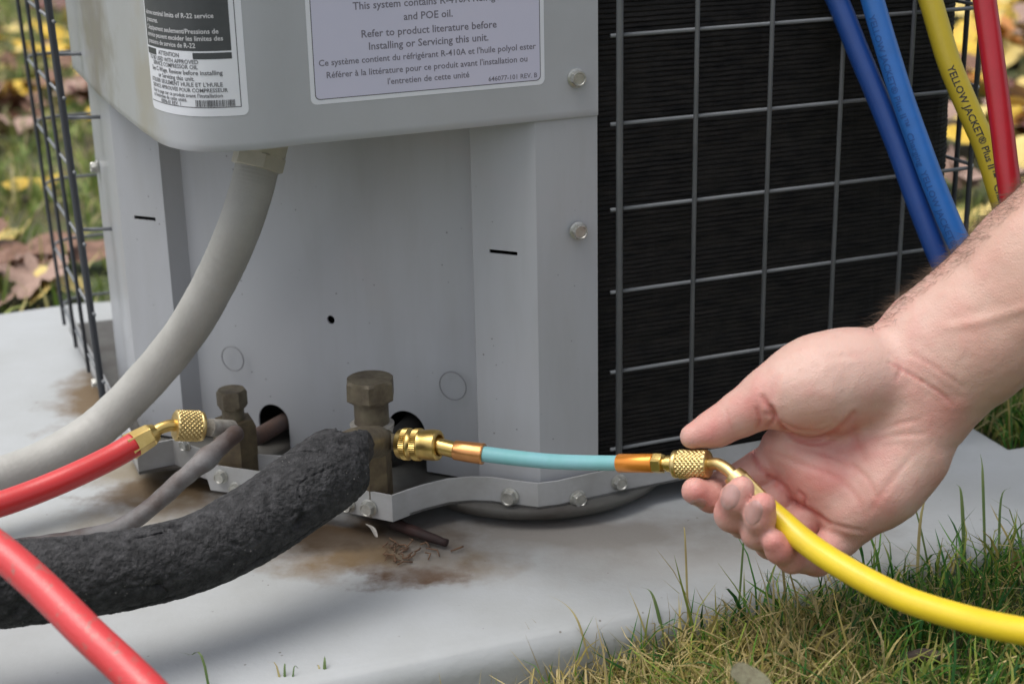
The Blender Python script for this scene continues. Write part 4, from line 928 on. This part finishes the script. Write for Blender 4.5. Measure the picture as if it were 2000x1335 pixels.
for pl, dep, wd in [
    ([(1508, 795), (1518, 822), (1545, 848), (1585, 858), (1630, 842), (1668, 806)], .0012, 4.5), ([(1526, 836), (1552, 858), (1590, 868), (1630, 860)], .0006, 3), ([(1520, 818), (1550, 834), (1590, 842), (1625, 834)], .0005, 3),
    ([(1478, 798), (1484, 820), (1478, 838)], .0006, 3.5), ([(1490, 775), (1503, 796), (1516, 812)], .0011, 4.5), ([(1498, 806), (1512, 816), (1500, 832)], .0009, 4),
    ([(1466, 862), (1472, 888), (1484, 912), (1502, 930)], .0012, 4.5), ([(1502, 930), (1530, 950), (1545, 975), (1560, 985), (1590, 1002), (1618, 1022)], .0012, 4.5), ([(1618, 1022), (1650, 1030), (1690, 1038)], .0005, 4),
    ([(1545, 868), (1590, 880), (1640, 896), (1690, 930), (1712, 970)], .00045, 5), ([(1500, 880), (1560, 905), (1630, 930), (1672, 970), (1690, 1010)], .0004, 5), ([(1672, 806), (1668, 850), (1690, 900)], .0004, 7), ([(1700, 1000), (1740, 940), (1790, 880)], .0003, 6),
    ([(1736, 708), (1790, 738), (1838, 768), (1862, 792)], .0006, 3), ([(1742, 690), (1760, 716), (1750, 742)], .0004, 4), ([(1780, 690), (1830, 720), (1880, 756)], .0003, 4), ([(1722, 840), (1760, 826), (1800, 820)], .0003, 4), ([(1700, 860), (1750, 850), (1810, 846)], .0003, 4),
    ([(1560, 700), (1520, 735), (1508, 780)], .0004, 7), ([(1418, 800), (1424, 826), (1434, 850)], .0004, 3), ([(1560, 958), (1572, 972), (1570, 990)], .0006, 3), ([(1512, 944), (1524, 956), (1530, 972)], .0004, 3), ([(1850, 640), (1920, 625), (2010, 600)], -.0005, 9), ([(1620, 700), (1690, 690)], .0002, 6)]:
    q, t = polydist(pl); e = np.sin(np.pi * np.clip(.08 + .84 * t, 0, 1)) ** .5; g = np.exp(-(q / wd) ** 2) * e; disp -= dep * 1.3 * g; disp += dep * .25 * np.exp(-((q - wd * 2.2) / (wd * 1.3)) ** 2) * e; redn += .55 * g * (dep > .0005) + .2 * g
HV = HV + N_h * disp[:, None]
fn = np.array([noise.fractal(Vector(v) * 55, 1, 2, 3) for v in HV[::1]]) ; f2 = np.array([noise.fractal(Vector(v) * 170, 1, 2, 2) for v in HV]); HV = HV + N_h * (fn * .00042 + f2 * .00010)[:, None]; redn += f2 * .16
HV = smooth(HV, HQ, 1, .35); N_h = vnormals(HV, HQ)
def blob(cx, cy, r, a): return a * np.exp(-(((PXh - cx) ** 2 + (PYh - cy) ** 2) / r ** 2))
redn += blob(1365, 965, 40, .8) + blob(1440, 990, 60, .35) + blob(1490, 1040, 60, .4) + blob(1540, 1085, 55, .6) + blob(1395, 845, 60, .55) + blob(1480, 790, 45, .4) + blob(1860, 800, 45, .7) + blob(1600, 1080, 60, .4) + blob(1560, 930, 70, .5) + blob(1690, 1000, 90, .25) + blob(1640, 880, 80, .2) + blob(1720, 860, 60, .2) - blob(1600, 720, 90, .4) - blob(1700, 700, 70, .2) - blob(1760, 770, 60, .2)
redn += fn * .5; redn = np.clip(redn * .85 + .18, 0, 1)[:, None]
tan = np.clip((PXh - 1760) / 200, 0, 1)[:, None]
c0h = np.array((.62, .405, .34)); c1h = np.array((.57, .225, .195)); c2h = np.array((.53, .33, .25))
TINT = c0h * (1 - redn) + c1h * redn; TINT = TINT * (1 - tan * .6) + c2h * tan * .6
TINT = np.concatenate([TINT, np.ones((len(TINT), 1))], 1)
AXm = np.array([[*right], [*down], [*Fv]])
HW = HV @ AXm + np.array(CAM)
m = tinted('skin', .46, 0, .45); M['skin'] = m; nt = m.node_tree; b = nt.nodes['Principled BSDF']
b.inputs['Subsurface Weight'].default_value = .22; b.inputs['Subsurface Radius'].default_value = (1, .32, .18); b.inputs['Subsurface Scale'].default_value = .0035
tc = nt.nodes.new('ShaderNodeTexCoord'); n1_n = nt.nodes.new('ShaderNodeTexNoise'); n1_n.inputs['Scale'].default_value = 420; n1_n.inputs['Detail'].default_value = 5
v1 = nt.nodes.new('ShaderNodeTexVoronoi'); v1.inputs['Scale'].default_value = 900; v1.feature = 'DISTANCE_TO_EDGE'
ad = nt.nodes.new('ShaderNodeMath'); ad.operation = 'ADD'; bp = nt.nodes.new('ShaderNodeBump'); bp.inputs['Distance'].default_value = .00024
nt.links.new(tc.outputs['Object'], n1_n.inputs['Vector']); nt.links.new(tc.outputs['Object'], v1.inputs['Vector']); nt.links.new(n1_n.outputs[0], ad.inputs[0]); nt.links.new(v1.outputs['Distance'], ad.inputs[1]); nt.links.new(ad.outputs[0], bp.inputs['Height']); nt.links.new(bp.outputs[0], b.inputs['Normal'])
hand = link('person', fast_mesh('person', HW, HQ, TINT), M['skin'], None, True)
tag(hand, 'bare forearm and open hand, palm forward, pinching the knurled nut and yellow hose', 'person')
# nails
from mathutils.bvhtree import BVHTree
bvh = BVHTree.FromPolygons([Vector(v) for v in HW], [tuple(int(i) for i in q) for q in HQ])
M['nail'] = mat('fingernail', (.42, .235, .21), .3, 0, (.47, .28, .25), 200, .00002, 800, coat=.3, sss=.2)
def nail(cx, cy, L, Wn, ang):
    ca_, sa_ = math.cos(rad(ang)), math.sin(rad(ang)); v = []; ok = []
    nu, nv = 11, 13
    for j in range(nv):
        for i in range(nu):
            a, c = -1 + 2 * i / (nu - 1), -1 + 2 * j / (nv - 1)
            w = Wn / 2 * (1 - .12 * max(0, c)) * math.sqrt(max(.02, 1 - max(0, abs(c) - .35) ** 2 / .55)); x = a * w; y = c * L / 2 * (1 - .18 * a * a)
            px, py = cx + x * ca_ - y * sa_, cy + x * sa_ + y * ca_
            h, nn, _, _ = bvh.ray_cast(CAM, ray(px, py).normalized())
            v.append((h, nn) if h is not None else None)
    g = [x for x in v if x]
    if not g: return
    pts = []
    for j in range(nv):
        for i in range(nu):
            q = v[j * nu + i]; edge = min(1, (1 - abs(-1 + 2 * i / (nu - 1))) * 3, (j + .6) / 2.5 if True else 1)
            if q is None: q = min(((x, abs(k - (j * nu + i))) for k, x in enumerate(v) if x), key=lambda z: z[1])[0]
            nn = q[1] if q[1].dot(q[0] - CAM) < 0 else -q[1]; pts.append(q[0] + nn * (.00035 * edge - .00008))
    f = [(j * nu + i, j * nu + i + 1, (j + 1) * nu + i + 1, (j + 1) * nu + i) for j in range(nv - 1) for i in range(nu - 1)]
    return link('fingernail', mesh('fingernail', pts, f), M['nail'], hand, True)
nail(1426, 970, 50, 42, 16); nail(1472, 1000, 48, 38, 12); nail(1362, 984, 38, 22, 75)
# hairs on the forearm
sel = np.where((PXh > 1690) & (PXh < 2060) & (N_h[:, 2] > -.55) & (N_h[:, 2] < .5) & (N_h[:, 1] < -.2))[0]
pick = rng.choice(sel, 1500); hm = MB(); armd = (right * -.72 + down * .69)
for i in pick:
    p = Vector(HW[i]); nn = Vector(N_h[i] @ AXm); l = random.uniform(.004, .0095); px = PXh[i]
    if random.random() > min(1, (px - 1680) / 90): continue
    dr = (nn * random.uniform(.35, .8) + armd * random.uniform(.5, 1.0) + Vector((random.gauss(0, .35), random.gauss(0, .35), random.gauss(0, .35)))).normalized(); q = [p]
    for s in range(3): q.append(q[-1] + dr * l / 3); dr = (dr + armd * .25 + Vector((random.gauss(0, .25), 0, random.gauss(0, .25)))).normalized()
    fr3 = frames(q); b0 = len(hm.v)
    for k, (c, (t_, n_, b_)) in enumerate(zip(q, fr3)):
        r_ = .00006 * (1 - k / 3.4); hm.v += [c + n_ * r_, c - n_ * r_ * .5 + b_ * r_ * .87, c - n_ * r_ * .5 - b_ * r_ * .87]
    for k in range(3):
        for s in range(3): s2 = (s + 1) % 3; hm.f.append((b0 + k * 3 + s, b0 + k * 3 + s2, b0 + k * 3 + 3 + s2, b0 + k * 3 + 3 + s))
M['hair'] = mat('arm_hair', (.10, .06, .035), .5)
ho = hm.build('hair', M['hair'], hand); ho['kind'] = 'stuff'
# rolled dark sleeve further up the arm, outside the picture
M['cloth'] = mat('dark_work_shirt', (.03, .035, .05), .85, 0, (.02, .024, .035), 60, .0012, 120)
slv = spline([at(2200, 372, .722), at(2330, 275, .715), at(2600, 90, .70), at(2950, -160, .68), at(3400, -480, .65)], 14)
MB().add(*tube(slv, lambda t: .0440 + .018 * t, 48, disp=lambda L, a, p: .004 * noise.noise(p * 22) + .0025 * math.exp(-(L / .012) ** 2))).build('sleeve', M['cloth'], hand)
